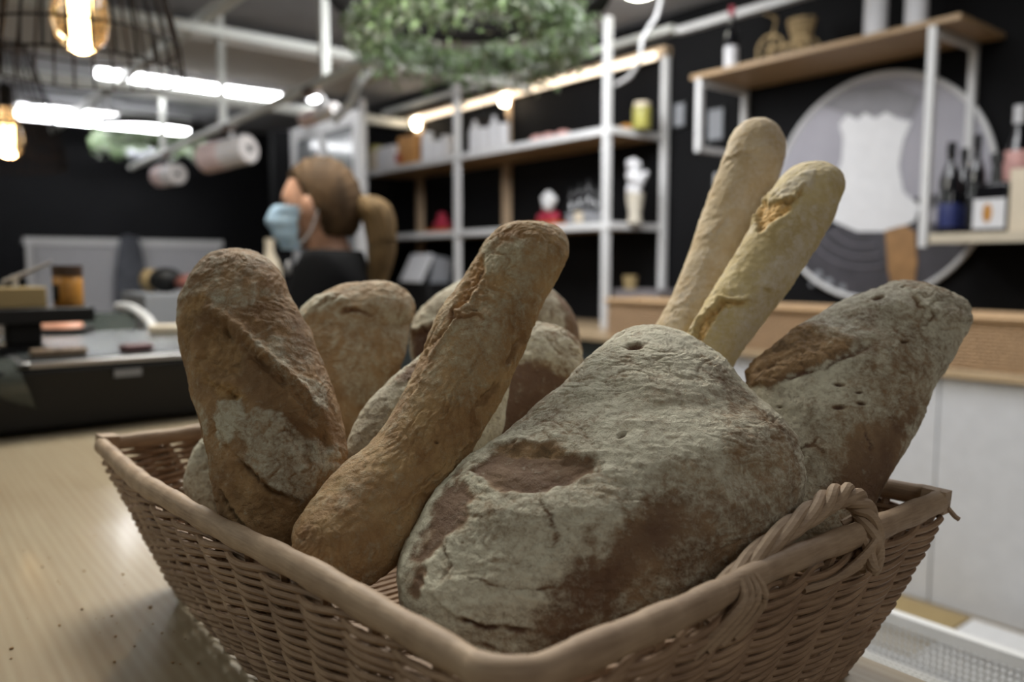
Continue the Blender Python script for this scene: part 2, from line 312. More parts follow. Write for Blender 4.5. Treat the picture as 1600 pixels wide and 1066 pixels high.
def loaf(name, stations, tip0, tip1, mtl, label, cat='bread', group=None, nl=260, nr=200, flour=0.3, fvar=0.5, lump=0.003, lump_s=18, crease=0.0008, crease_s=60,
         stretch=(1, 1, 1), patches=(), grooves=(), pits=(), expo=1.0, toast_low=0.0, seed=0, capexp=0.9, clampx=None):
    """stations: (left x, left y, right x, right y, depth, thickness ratio); every pixel pair measures a real cross-section at its own distance"""
    S = []
    for (lx, ly, rx, ry, d, th) in stations: S.append(np.concatenate([P(lx, ly, d), P(rx, ry, d), [th]]))
    S = np.array(S); c = (S[:, :3]+S[:, 3:6])/2; h = (S[:, 3:6]-S[:, :3])/2; th = S[:, 6]
    e0 = P(tip0[0], tip0[1], tip0[2]); e1 = P(tip1[0], tip1[1], tip1[2])
    A = catmull(np.concatenate([c, h, th[:, None]], 1), nl)
    seg = np.linalg.norm(np.diff(A[:, :3], axis=0), axis=1).mean()
    def cap(end, row, nxt, flip):
        L_ = np.linalg.norm(end-row[:3]); W_ = np.linalg.norm(row[3:6]); dl = np.linalg.norm(row[:3]-nxt[:3])+1e-9
        k = np.clip((np.linalg.norm(nxt[3:6])-W_)/dl*L_/W_, 0, 0.47); s0 = min(k/(1-k), 0.86); f0 = math.asin(s0)     # the end cap carries on at the slope the body arrives with
        n = max(12, int(L_/seg*1.5)); ph = np.linspace(f0, np.pi/2, n+1)[1:]; ph[-1] = np.pi/2-0.02
        w_ = (np.cos(ph)/math.cos(f0))**capexp; l_ = (np.sin(ph)-s0)/(1-s0)
        out = np.concatenate([row[None, :3]+(end-row[:3])[None]*l_[:, None], row[None, 3:6]*w_[:, None], np.full((n, 1), row[6])], 1)
        return out[::-1] if flip else out
    A = np.concatenate([cap(e0, A[0], A[3], True), A, cap(e1, A[-1], A[-4], False)])
    c = A[:, :3]; h = A[:, 3:6]; th = A[:, 6]; n = len(c)
    ax = np.gradient(c, axis=0); ax /= np.linalg.norm(ax, axis=1)[:, None]
    vw = c-_C; vw /= np.linalg.norm(vw, axis=1)[:, None]
    hn = np.linalg.norm(h, axis=1)[:, None]; hu = h/hn
    b = vw-hu*np.sum(vw*hu, 1)[:, None]; b /= np.linalg.norm(b, axis=1)[:, None]
    a = np.linspace(0, 2*np.pi, nr, endpoint=False); ca = np.cos(a); sa = np.sin(a)
    ca = np.sign(ca)*np.abs(ca)**expo; sa = np.sign(sa)*np.abs(sa)**expo
    v = c[:, None]+h[:, None]*ca[None, :, None]+(b*hn*th[:, None])[:, None]*sa[None, :, None]
    nrm = (hu[:, None]*np.cos(a)[None, :, None]*th[:, None, None]+b[:, None]*np.sin(a)[None, :, None])
    v = v.reshape(-1, 3); nrm = nrm.reshape(-1, 3)
    # true-ish normals from the grid
    G = v.reshape(n, nr, 3); du = np.roll(G, -1, 1)-np.roll(G, 1, 1); dv = np.gradient(G, axis=0); N_ = np.cross(du, dv).reshape(-1, 3)
    N_ /= np.linalg.norm(N_, axis=1)[:, None]+1e-12
    s = np.sign(np.sum(N_*nrm, 1)); s[s == 0] = 1; N_ *= s[:, None]
    q = v*np.array(stretch)+seed*3.7
    lowf = fbm(q*lump_s, 3); disp = lump*lowf*1.6
    w = q+0.018*np.stack([noise(q*30), noise(q*30+50), noise(q*30+90)], 1)
    gate = sstep(-0.25, 0.3, noise(q*20+9)); cr = 0; cs = 0
    for fs_, am_ in ((1.0, 1.0), (1.9, 0.65), (3.3, 0.45)):
        z1 = noise(w*crease_s*fs_+31*fs_); g1 = np.exp(-(z1/0.085)**2); cs = cs-am_*g1+am_*0.35*np.exp(-((z1-0.2)/0.12)**2); cr = cr+g1*am_*0.6
    cr = cr*gate; disp = disp+crease*cs*gate+0.0007*fbm(q*90, 3)+0.0005*noise(q*210)
    # picture coordinates measure where marks sit on the camera side
    r = v-_C; dd = r@_F; px = 800+FPX*(r@_R)/dd; py = 533-FPX*(r@_U)/dd
    front = sstep(0.05, -0.2, np.sum(N_*(r/np.linalg.norm(r, axis=1)[:, None]), 1))
    jag = 7*noise(v*160+5)+12*noise(v*60)
    mask = np.zeros((len(v), 4)); mask[:, 3] = 1
    fl = flour+fvar*fbm(q*14+40, 4)*1.6; cb = np.zeros(len(v)); to = np.clip(0.25*noise(q*12+80), 0, 1)
    up = N_[:, 2]
    to = np.clip(to+toast_low*sstep(0.0, -0.7, up), 0, 1)
    for (poly, at, val, dis, soft, rag) in patches:
        sd = poly_sd(px, py, poly)+jag*rag
        k = sstep(-soft, soft, sd)*front
        if at == 'f': fl = fl*(1-k)+k*(val+0.3*fbm(q*40, 3))
        elif at == 'c': cb = np.maximum(cb, k*val); fl = fl*(1-k*0.9)-0.2*k
        elif at == 't': to = np.maximum(to, k*val); fl = fl*(1-k)+k*(-0.1)
        disp = disp+dis*k
    for (pts, wd, dep, lip, at, amt) in grooves:
        d, fr, sd = seg_dist(px+jag*0.45+3*noise(v*260), py+jag*0.45+3*noise(v*260+9), pts); tap = np.sin(np.pi*np.clip(fr*0.92+0.04, 0, 1))**0.5
        brk = sstep(-0.45, 0.15, noise(v*75+5)); g = np.exp(-(d/wd)**2)*tap*front*brk
        disp = disp-dep*g+lip*np.exp(-((d-2.0*wd)/(1.3*wd))**2)*tap*front*np.where(sd < 0, 1, 0.15)
        gg = np.exp(-(d/(wd*1.3))**2)*tap*front*brk
        if at == 'c': cb = np.maximum(cb, gg*amt); fl = fl-gg*0.8
        elif at == 't': to = np.maximum(to, gg*amt); fl = fl-gg*0.9
    for (x, y, rr, ang) in pits:
        ca_, sa_ = math.cos(ang), math.sin(ang); X = (px-x)*ca_+(py-y)*sa_; Y = -(px-x)*sa_+(py-y)*ca_
        g = np.exp(-((X/rr)**2+(Y/(rr*0.35))**2)**1.5)*front; disp = disp-0.004*g; to = np.maximum(to, g); fl = fl-1.2*g
    # torn crumb is rough
    disp = disp+cb*(0.0016*fbm(v*140, 3)+0.0012*noise(v*330))
    fl = fl-0.38*np.clip(cr, 0, 1)*(crease > 0.0003)
    v = v+N_*disp[:, None]
    if clampx is not None: clampx(v)
    mask[:, 0] = np.clip(fl, 0, 1); mask[:, 1] = np.clip(cb, 0, 1); mask[:, 2] = np.clip(to, 0, 1)
    idx = np.arange(n*nr).reshape(n, nr); f = np.stack([idx[:-1], np.roll(idx[:-1], -1, 1), np.roll(idx[1:], -1, 1), idx[1:]], -1).reshape(-1, 4).tolist()
    f += [tuple(range(nr))[::-1], tuple(range((n-1)*nr, n*nr))]
    base = np.array([v[:, 0].mean(), v[:, 1].mean(), v[:, 2].min()])
    me = bpy.data.meshes.new(name); me.from_pydata((v-base).tolist(), [], f); me.materials.append(mtl)
    at = me.attributes.new('mask', 'FLOAT_COLOR', 'POINT'); at.data.foreach_set('color', mask.ravel().astype(np.float32))
    me.polygons.foreach_set('use_smooth', [True]*len(f)); me.update()
    o = bpy.data.objects.new(name, me); COL.objects.link(o); o.location = base
    return tag(o, label, cat, group)

BR_H = bread_mat('floured_round_crust', (0.18, 0.105, 0.055), (0.34, 0.225, 0.125), flour=(0.66, 0.625, 0.49), crumb=(0.34, 0.215, 0.11), toast=(0.12, 0.066, 0.048), bump=0.85)
BR_A = bread_mat('dark_batard_crust', (0.19, 0.105, 0.046), (0.37, 0.23, 0.112), crumb=(0.29, 0.175, 0.07), toast=(0.065, 0.032, 0.015), bump=0.8)
BR_G = bread_mat('golden_long_crust', (0.28, 0.155, 0.065), (0.46, 0.30, 0.14), crumb=(0.38, 0.21, 0.085), flour=(0.52, 0.47, 0.33), bump=0.8)
BR_B = bread_mat('pale_batard_crust', (0.24, 0.145, 0.068), (0.40, 0.27, 0.145), crumb=(0.50, 0.34, 0.16))
BR_J = bread_mat('pale_baguette_crust', (0.50, 0.37, 0.21), (0.64, 0.52, 0.35), flour=(0.68, 0.61, 0.53), crumb=(0.62, 0.38, 0.11), bump=0.25)
BR_K = bread_mat('yellow_baguette_crust', (0.46, 0.35, 0.15), (0.60, 0.49, 0.27), flour=(0.64, 0.57, 0.47), crumb=(0.58, 0.36, 0.13), bump=0.25)

# big round loaf in front
loaf('round_loaf', [(640,1000,900,1130,.455,.60),(622,900,1030,1050,.475,.62),(655,805,1140,950,.50,.62),(722,728,1222,845,.52,.62),(795,670,1252,748,.545,.62),
     (838,634,1243,692,.56,.63),(878,596,1206,642,.57,.64),(915,560,1166,600,.58,.66),(953,534,1126,562,.587,.68)], (760,1150,.45), (1042,513,.60), BR_H,
     'largest round loaf, thickly dusted with flour, lying at the front of the basket', nl=330, nr=380, flour=1.0, fvar=0.55, lump=0.0035, lump_s=16, crease=0.00055, crease_s=62, stretch=(0.7, 0.7, 2.0), seed=1,
     patches=[([(735,735),(765,705),(800,697),(860,694),(905,712),(932,720),(925,735),(880,752),(830,765),(770,757)], 't', 0.55, -0.0035, 5, 0.6),
              ([(770,703),(800,694),(860,692),(900,705),(860,706),(800,704)], 'c', 0.9, -0.001, 3, 0.4),
              ([(985,800),(1050,735),(1130,760),(1230,700),(1260,800),(1180,900),(1050,980),(940,1060),(850,1070),(840,1000),(930,930)], 'f', 0.50, -0.001, 60, 2.4),
              ([(900,900),(960,830),(1040,790),(1090,820),(1010,900),(930,960),(890,1010),(850,990)], 't', 0.6, -0.0015, 45, 2.2),
              ([(1150,800),(1235,760),(1240,850),(1120,930),(1020,1000),(1000,960),(1080,870)], 'f', 0.45, 0, 40, 2.0),
              ([(1085,540),(1130,575),(1190,630),(1240,690),(1250,740),(1200,720),(1150,640),(1100,580)], 'f', 0.52, 0, 16, 1.0),
              ([(1130,640),(1200,650),(1250,740),(1230,800),(1160,790),(1130,710)], 'f', 0.55, 0, 16, 1.2),
              ([(695,760),(728,735),(735,775),(705,830),(660,880),(650,940),(632,930),(650,850)], 't', 0.7, -0.002, 12, 1.2)],
     grooves=[([(655,905),(672,935),(710,965),(760,982),(820,985),(870,1000)], 3.5, .0028, .0016, 't', 1), ([(880,715),(930,716)], 4, .003, .001, 't', 1),
              ([(770,703),(820,693),(880,706)], 3, .002, .001, 'c', 1), ([(690,850),(700,880),(690,905)], 2.2, .0015, .0006, 't', 0.8),
              
              
              ([(730,900),(800,925),(880,920)], 1.8, .001, .0005, 't', 0.5),
              ([(700,1000),(760,1010),(820,1035)], 2, .0014, .0007, 't', 0.8), ([(845,780),(870,830),(860,880)], 1.8, .001, .0005, 't', 0.4)],
     pits=[(992,543,13,-0.1), (972,681,7,-0.7)])
# left dark batard
loaf('batard_loaf', [(372,865,520,860,.545,.75),(342,785,540,735,.56,.76),(322,690,532,655,.575,.78),(302,605,508,580,.59,.8),(286,530,480,515,.605,.8),(281,468,449,458,.62,.8)],
     (460,925,.54), (362,389,.635), BR_A, 'dark brown batard with an open slash, leaning out of the left side of the basket', nl=300, nr=280, flour=0.26, fvar=0.35, lump=0.003, crease=0.0006, crease_s=60, seed=2,
     patches=[([(312,492),(340,488),(420,560),(470,640),(500,720),(480,720),(440,660),(380,620),(345,560)], 't', 0.35, -0.002, 10, 0.8),
              ([(318,500),(350,505),(378,545),(372,585),(330,590),(305,560)], 'c', 0.55, -0.006, 9, 0.5),
              ([(300,560),(330,590),(375,605),(385,625),(350,625),(315,600)], 'c', 1.0, -0.002, 7, 0.7),
              ([(285,470),(318,455),(325,470),(300,520),(290,570),(283,540)], 'c', 0.7, -0.001, 6, 0.6),
              ([(345,790),(370,730),(420,760),(480,800),(500,850),(420,860),(360,840)], 'c', 0.35, -0.002, 10, 0.8),
              ([(340,628),(378,618),(380,650),(362,700),(340,700),(332,665)], 'f', 0.95, 0.0012, 6, 0.9),
              ([(372,660),(400,636),(440,648),(480,680),(530,700),(520,735),(470,780),(430,770),(385,720)], 'f', 0.72, 0.0016, 8, 1.0),
              ([(335,470),(360,450),(430,450),(450,470),(400,475)], 'f', 0.6, 0, 9, 1.1), ([(400,535),(440,530),(460,570),(430,570)], 'f', 0.7, 0, 8, 1.0),
              ([(470,590),(500,600),(515,650),(490,640)], 'f', 0.75, 0, 7, 1.0), ([(296,620),(320,640),(332,700),(318,690)], 'f', 0.6, 0, 6, 0.9)],
     grooves=[([(308,470),(312,488),(345,505),(400,555),(450,600),(490,650),(510,700)], 6, .005, .0038, 'n', 0), ([(318,600),(345,610),(375,628)], 4, .003, .001, 'c', 0.8),
              ([(425,620),(445,610),(475,618),(478,635),(445,640),(425,628)], 1.6, .0008, .0004, 'n', 0), ([(348,695),(370,715),(420,765),(470,790)], 3.5, .003, .0025, 't', 0.7),
              ([(302,432),(320,440),(330,436)], 3, .0025, .001, 't', 0.8), ([(340,760),(352,790),(380,830)], 4, .003, .002, 't', 0.8)])
# long ciabatta-like loaf across the middle
loaf('long_loaf', [(454,862,540,938,.475,.85),(463,815,598,900,.49,.82),(515,748,668,820,.515,.8),(590,676,734,708,.54,.78),(642,590,790,612,.565,.76),(682,500,836,508,.59,.76),(722,432,866,447,.61,.78),(748,394,889,400,.62,.8)],
     (488,925,.47), (832,342,.63), BR_G, 'long golden loaf leaning diagonally across the middle of the basket', nl=340, nr=260, flour=0.30, fvar=0.32, lump=0.0022, crease=0.0008, crease_s=55, stretch=(1.2, 1.2, 0.6), seed=3,
     patches=[([(725,438),(755,400),(756,425),(730,470),(712,478)], 'c', 1.0, -0.003, 4, 0.4), ([(755,392),(775,380),(815,372),(830,400),(800,425),(760,430)], 'f', 0.85, 0.0005, 8, 1.0),
              ([(600,690),(640,610),(660,620),(645,670),(610,720),(540,800),(470,850),(470,830),(520,760)], 'f', 0.28, 0.0003, 10, 1.0),
              ([(700,480),(790,440),(850,380),(875,400),(850,450),(780,560),(740,620),(700,640),(690,560)], 'f', 0.48, 0, 25, 1.4),
              ([(458,870),(470,810),(500,800),(490,880)], 't', 0.35, 0, 10, 1)],
     grooves=[([(835,470),(815,530),(780,590),(745,640),(728,690)], 3.4, .0032, .0016, 't', 0.3), ([(728,690),(700,725),(660,760),(600,810)], 2.6, .0015, .002, 'n', 0),
              ([(752,420),(725,470),(690,520),(665,560),(640,620)], 3, .0022, .0016, 't', 0.6), ([(700,500),(745,490),(760,500)], 1.8, .0012, .0008, 't', 0.4),
              ([(690,650),(720,600),(750,560)], 1.6, .001, .0008, 'n', 0), ([(640,700),(690,640),(700,600)], 1.8, .0009, .0007, 'n', 0), ([(668,690),(700,650),(720,620)], 1.6, .0009, .0007, 'n', 0)],
     pits=[(741,483,4,0.2), (683,690,4, 0.3)])
# right batard
loaf('batard_loaf', [(1205,850,1325,862,.565,.62),(1190,765,1362,788,.585,.60),(1175,672,1422,682,.61,.56),(1168,596,1448,622,.63,.55),(1212,537,1476,570,.645,.56),(1288,488,1500,528,.66,.58),(1352,458,1514,498,.665,.6),(1398,440,1513,486,.67,.62)],
     (1265,895,.56), (1474,451,.675), BR_H, 'wide floured batard with torn brown ridge, leaning out of the right of the basket', nl=320, nr=280, flour=0.85, fvar=0.5, lump=0.0028, crease=0.0006, crease_s=55, seed=4,
     patches=[([(1162,580),(1200,545),(1260,505),(1300,510),(1340,530),(1330,545),(1270,570),(1230,585),(1200,602),(1175,598)], 'c', 0.75, 0.003, 5, 0.5),
              ([(1158,585),(1200,545),(1250,515),(1215,560),(1185,600),(1165,600)], 't', 0.5, 0.001, 6, 0.7),
              ([(1260,500),(1400,510),(1460,560),(1440,640),(1380,640),(1330,600),(1350,545),(1290,530)], 'f', 0.55, 0, 25, 1.3),
              ([(1270,640),(1330,640),(1440,620),(1400,720),(1370,790),(1300,780),(1280,700)], 'f', 0.62, 0, 25, 1.3),
              ([(1330,690),(1430,640),(1370,790),(1320,800),(1300,760)], 't', 0.45, 0, 20, 1.3),
              ([(1345,700),(1400,700),(1372,790),(1340,800)], 't', 0.6, -0.001, 12, 1), ([(1420,455),(1460,450),(1512,490),(1490,520),(1440,500)], 'f', 0.8, 0, 8, 1)],
     grooves=[([(1200,606),(1225,588),(1280,575),(1330,552),(1370,535)], 3.5, .003, -0.0015, 't', 0.8), ([(1240,700),(1270,698),(1280,685)], 1.5, .001, .0003, 't', 0.8),
              ([(1270,698),(1290,712)], 1.3, .001, .0002, 't', 0.8), ([(1350,660),(1355,690),(1365,715)], 1.6, .0012, .0003, 't', 1), ([(1185,590),(1205,570),(1225,560)], 3.5, .003, .001, 't', 1),
              ([(1425,460),(1435,480),(1460,490),(1440,510)], 2.5, .0022, .0014, 't', 0.4)],
     pits=[(1312,600,7,0.2), (1312,636,10,0), (1347,630,7,0.1), (1343,613,5,0), (1217,636,4,0), (1372,465,9,-0.3), (1410,448,3,0), (1413,535,5,0)])
# pale batard behind the dark one
loaf('batard_loaf', [(420,705,540,705,.72,.75),(436,610,598,625,.74,.72),(447,540,634,552,.76,.7),(456,505,646,508,.775,.68)], (470,780,.71), (585,438,.785), BR_B,
     'tan batard with a small slit, standing behind the dark brown batard', nl=200, nr=180, flour=0.32, fvar=0.45, lump=0.0035, crease=0.0007, seed=5,
     patches=[([(450,480),(480,462),(520,458),(540,468),(505,480),(480,500),(460,505)], 'f', 0.8, 0.002, 6, 0.7), ([(520,530),(560,520),(600,560),(600,620),(560,640),(530,600)], 'f', 0.65, 0, 14, 1),
              ([(600,450),(640,460),(645,500),(620,560),(600,520)], 'f', 0.65, 0, 12, 1)],
     grooves=[([(532,488),(550,484),(575,490)], 2.6, .003, .001, 't', 1), ([(482,505),(500,485),(530,465)], 3.5, .004, .002, 't', 0.5), ([(590,530),(600,580),(590,630)], 2.5, .0015, .001, 'n', 0)])
loaf('batard_loaf', [(300,800,395,800,.655,.6),(287,762,392,752,.665,.6),(300,715,380,705,.675,.6)], (340,850,.65), (345,672,.68), BR_H,
     'pale floured loaf end peeping out at the left behind the dark brown batard', nl=120, nr=120, flour=0.75, fvar=0.4, crease=0.0008, seed=6)
loaf('batard_loaf', [(548,735,700,790,.60,.6),(545,690,750,745,.61,.55),(575,630,775,690,.62,.55),(618,586,790,640,.63,.55),(670,548,800,590,.64,.55)], (590,805,.60), (745,535,.65), BR_H,
     'pale floured loaf lying underneath the long golden loaf', nl=180, nr=160, flour=1.0, fvar=0.2, crease=0.00028, seed=7,
     patches=[([(640,570),(700,520),(700,560),(650,600),(620,600)], 't', 0.25, 0, 10, 1)])
loaf('batard_loaf', [(665,478,668,600,.86,.8),(700,446,705,625,.87,.8),(750,430,755,635,.88,.8),(810,430,812,635,.88,.8),(858,448,858,615,.88,.8),(888,478,886,580,.88,.8)], (640,535,.86), (908,540,.88), BR_H,
     'floured loaf with a dark split, furthest back in the basket', nl=200, nr=160, flour=0.8, fvar=0.4, crease=0.0007, seed=8,
     patches=[([(650,520),(690,500),(720,500),(700,560),(650,580),(640,550)], 't', 0.9, -0.004, 5, 0.6), ([(870,450),(910,500),(910,570),(880,560),(885,500)], 't', 0.35, 0, 8, 0.6)],
     grooves=[([(645,530),(680,512),(715,500)], 4, .004, .003, 't', 1)])
loaf('round_loaf', [(668,745,800,800,.69,.7),(690,650,850,730,.70,.7),(735,575,895,655,.715,.7),(785,520,916,590,.73,.7),(815,504,908,558,.735,.7)], (700,830,.685), (884,515,.74), BR_H,
     'round loaf with pale floured top over dark reddish side, right of the long loaf', nl=200, nr=160, flour=0.55, fvar=0.3, crease=0.0006, seed=9,
     patches=[([(780,570),(850,565),(890,590),(912,600),(900,680),(760,800),(650,800),(680,680)], 't', 0.75, 0, 8, 1.2), ([(800,505),(850,495),(912,545),(905,600),(880,575),(840,560),(790,560)], 'f', 0.85, 0.001, 8, 1.2)])
# two baguettes
loaf('baguette', [(975,625,1062,660,.715,.95),(1019,521,1108,545,.73,.95),(1064,430,1156,447,.745,.93),(1099,330,1193,350,.76,.93),(1134,235,1226,245,.77,.93)], (985,690,.71), (1190,184,.775), BR_J,
     'left and taller of the two pale baguettes standing at the back right of the basket', 'baguette', nl=280, nr=170, flour=0.40, fvar=0.3, lump=0.0016, crease=0.0002, crease_s=35, seed=10,
     patches=[([(1095,340),(1120,270),(1150,250),(1120,350),(1060,450),(1030,510),(1022,505),(1060,430)], 'f', 0.05, 0, 14, 0.8), ([(1150,300),(1200,300),(1150,420),(1090,500),(1070,490),(1120,400)], 'f', 0.62, 0, 16, 0.7)],
     grooves=[([(1130,258),(1155,243),(1185,238)], 3, .0012, .001, 'n', 0), ([(1100,372),(1130,345),(1150,335)], 3, .0016, .001, 'n', 0), ([(1040,500),(1060,480),(1100,460)], 2.5, .001, .0006, 'n', 0)])
loaf('baguette', [(1030,600,1110,640,.655,.92),(1073,523,1148,562,.665,.92),(1108,462,1203,492,.675,.9),(1158,388,1258,412,.685,.9),(1186,330,1297,350,.695,.9),(1214,288,1316,302,.70,.9)], (1035,655,.65), (1282,253,.705), BR_K,
     'right and shorter of the two baguettes, yellower with a curled torn edge', 'baguette', nl=280, nr=190, flour=0.34, fvar=0.3, lump=0.0018, crease=0.0002, crease_s=35, seed=11,
     patches=[([(1183,345),(1190,322),(1208,318),(1240,310),(1235,325),(1210,345),(1195,358),(1186,362)], 'c', 1.0, -0.003, 4, 0.4), ([(1215,300),(1235,275),(1275,262),(1270,285),(1250,305),(1225,318)], 'f', 0.75, 0.001, 5, 0.5),
              ([(1085,530),(1100,495),(1130,475),(1110,510),(1090,545)], 'c', 0.9, -0.001, 4, 0.4), ([(1170,380),(1200,350),(1230,330),(1215,380),(1180,430),(1150,460),(1140,450)], 'f', 0.0, 0, 12, 0.8),
              ([(1200,420),(1270,350),(1300,320),(1260,400),(1210,480),(1150,555),(1140,530)], 'f', 0.62, 0, 12, 0.8)],
     grooves=[([(1080,535),(1100,500),(1130,477),(1170,472),(1180,475)], 3.5, .004, .0035, 'c', 0.6), ([(1212,318),(1240,312),(1262,295)], 3, .0025, .002, 'c', 0.6), ([(1185,350),(1188,325),(1205,312)], 3.5, .002, .0035, 'c', 0.9),
              ([(1176,450),(1190,448),(1203,455)], 2.5, .002, .001, 't', 0.3)])

# ------------------------------------------------------------------ wicker basket
ZB, ZT = 0.952, 1.088
def rrect(x0, x1, y0, y1, rads, n=600):
    """rounded rectangle, counter-clockwise from above, rads for (x0y0, x1y0, x1y1, x0y1)"""
    pts = []; C = [(x0, y0, 1, 1, 180), (x1, y0, -1, 1, 270), (x1, y1, -1, -1, 0), (x0, y1, 1, -1, 90)]
    for (cx, cy, sx, sy, a0), r in zip(C, rads):
        for k in range(13):
            a = math.radians(a0+90*k/12); pts.append((cx+sx*r+r*math.cos(a), cy+sy*r+r*math.sin(a)))
    p = np.array(pts+[pts[0]]); s = np.concatenate([[0], np.cumsum(np.linalg.norm(np.diff(p, axis=0), axis=1))])
    t = np.linspace(0, s[-1], n, endpoint=False); return np.stack([np.interp(t, s, p[:, 0]), np.interp(t, s, p[:, 1])], 1)
NP = 1100
top = rrect(0.168, 0.606, 0.250, 0.846, (0.022, 0.012, 0.02, 0.012), NP)
bot = rrect(0.210, 0.575, 0.292, 0.792, (0.055, 0.045, 0.05, 0.045), NP)
def bow(p):      # the long left side is bent outwards towards its back end
    q = p.copy(); w = sstep(0.40, 0.22, p[:, 0])
    q[:, 0] += w*np.interp(p[:, 1], [.25, .29, .36, .47, .56, .65, .84], [.026, .024, .017, .007, -.002, -.008, -.003]); q[:, 1] += 0.004*np.sin(np.pi*np.clip((p[:, 0]-.2)/.4, 0, 1))*(p[:, 1] > .5)-0.006*sstep(.40, .22, p[:, 0])*(p[:, 1] < .3); return q
top = bow(top)
def ring_at(t):
    e = t**0.85; xy = bot*(1-e)+top*e; return xy
def normals2(p):
    t = np.roll(p, -1, 0)-np.roll(p, 1, 0); t /= np.linalg.norm(t, axis=1)[:, None]; return np.stack([t[:, 1], -t[:, 0]], 1)
basket = thing('wicker_basket', (0.387, 0.545, 0.95), 'large rectangular wicker basket full of bread on the wooden counter', 'basket')
NST = 44     # stakes around
ph = np.linspace(0, 2*np.pi*NST/2, NP, endpoint=False)
mb = MB(); rows = 20
for i in range(rows):
    t = (i+0.5)/rows; base = ring_at(t); nn = normals2(base); z = ZB+0.004+(ZT-ZB-0.014)*t
    for j in (0, 1):
        p_ = ph+j*np.pi+i*0.10
        wob = 0.0006*np.sin(ph*0.37+i*2.1)+0.0005*np.sin(ph*1.3+i)
        out = 0.0044*np.cos(p_); dz = 0.0019*np.sin(p_)+wob
        pts = np.column_stack([base+nn*out[:, None], z+dz]); rr = 0.0022+0.0002*np.sin(ph*0.21+i*1.7+j)
        mb.tube(pts, rr, 6, closed=True)
mb.build('woven_wall', M['wicker'], basket)
mb = MB()
for k in range(NST):
    i = int((k+0.5)/NST*NP); pts = []
    for t in np.linspace(0, 1, 9): q = ring_at(t)[i]; pts.append((q[0], q[1], ZB+0.002+(ZT-ZB-0.004)*t))
    mb.tube(pts, 0.0030, 6)
mb.build('stakes', M['wicker'], basket)
mb = MB()
for k in range(46):
    y = 0.298+0.488*k/45; mb.tube([(0.212, y, 0.9535), (0.3, y, 0.9535+0.001*(k % 2)), (0.45, y, 0.9545-0.001*(k % 2)), (0.567, y, 0.9535)], 0.0032, 6)
mb.build('base', M['wicker'], basket)
# rim: core wrapped by a flat band with slightly raised spiral
sag = 0.0015*np.sin(ph*0.11)+0.0008*np.sin(ph*0.45)
mb = MB(); rr = 0.0082+0.00035*np.sign(np.sin(ph*1.9))*np.abs(np.sin(ph*1.9))**0.3+0.0005*np.sin(ph*0.3)
pts = np.column_stack([top, np.full(NP, ZT)+sag])
mb.tube(pts, rr, 18, closed=True, flat=0.85)
for (x, y) in ((0.606, 0.25), (0.168, 0.846)):    # knotted band ends on the corners
    mb.cbox((x-0.003*(1 if x > .4 else -1), y+0.004*(1 if x > .4 else -1), ZT), (0.0165, 0.0165, 0.0165), rotm(0.15, 0.05, 0.1))
mb.tube([(0.607, 0.247, 1.083), (0.610, 0.243, 1.077), (0.612, 0.241, 1.075)], 0.002, 6)
mb.build('rim', M['rim'], basket)
# twisted handles on the short sides
def handle(yside, inward):
    xs = [0.325, 0.345, 0.38, 0.42, 0.45, 0.468, 0.482, 0.491, 0.488, 0.478]; zs = [1.078, 1.087, 1.096, 1.104, 1.109, 1.1135, 1.113, 1.103, 1.086, 1.070]
    ys = [0, .002, .006, .009, .010, .009, .006, .001, -.007, -.010]
    A = catmull(np.column_stack([xs, [yside+inward*v for v in ys], zs]), 150)
    t = np.gradient(A, axis=0); t /= np.linalg.norm(t, axis=1)[:, None]; u = np.cross(t, (0, inward, 0.01)); u /= np.linalg.norm(u, axis=1)[:, None]; w = np.cross(u, t)
    m = MB(); th = np.linspace(0, 2*np.pi*2.7, 150)
    for k in range(4):
        a = th+k*np.pi/2; m.tube(A+(u*np.cos(a)[:, None]+w*np.sin(a)[:, None])*0.0048*np.clip(np.linspace(0.5, 1.4, 150), 0, 1)[:, None], 0.0036, 9)
    # binding that flares from the handle foot down into the wall
    for k in range(4):
        m.tube(catmull([(0.352+.004*k, yside-inward*0.004, 1.094), (0.347+.006*k, yside-inward*0.0105, 1.086), (0.334+.010*k, yside-inward*0.009, 1.076), (0.318+.012*k, yside-inward*0.001, 1.060)], 20), 0.0026, 7)
        m.tube(catmull([(0.482+.003*k, yside+inward*0.010, 1.094), (0.492+.002*k, yside-inward*0.0, 1.100), (0.490-.002*k, yside-inward*0.0115, 1.088), (0.470-.006*k, yside-inward*0.006, 1.071), (0.44-.006*k, yside-inward*0.0, 1.068)], 24), 0.0022, 7)
    return m.build('handle', M['rim'], basket)
handle(0.250, 1); handle(0.846, -1)

# ------------------------------------------------------------------ front counter
cb = MB(); cb.box((-1.3, -0.6, 0.915), (0.602, 5.2, 0.95))
struct_counter = thing('counter', (-0.35, 2.3, 0), 'varnished light maple shop counter under the bread basket', 'counter')
cb.build('worktop', M['counter'], struct_counter, bevel=0.003)
MB().box((-1.2, -0.5, 0), (0.57, 5.1, 0.914)).build('body', M['black'], struct_counter)
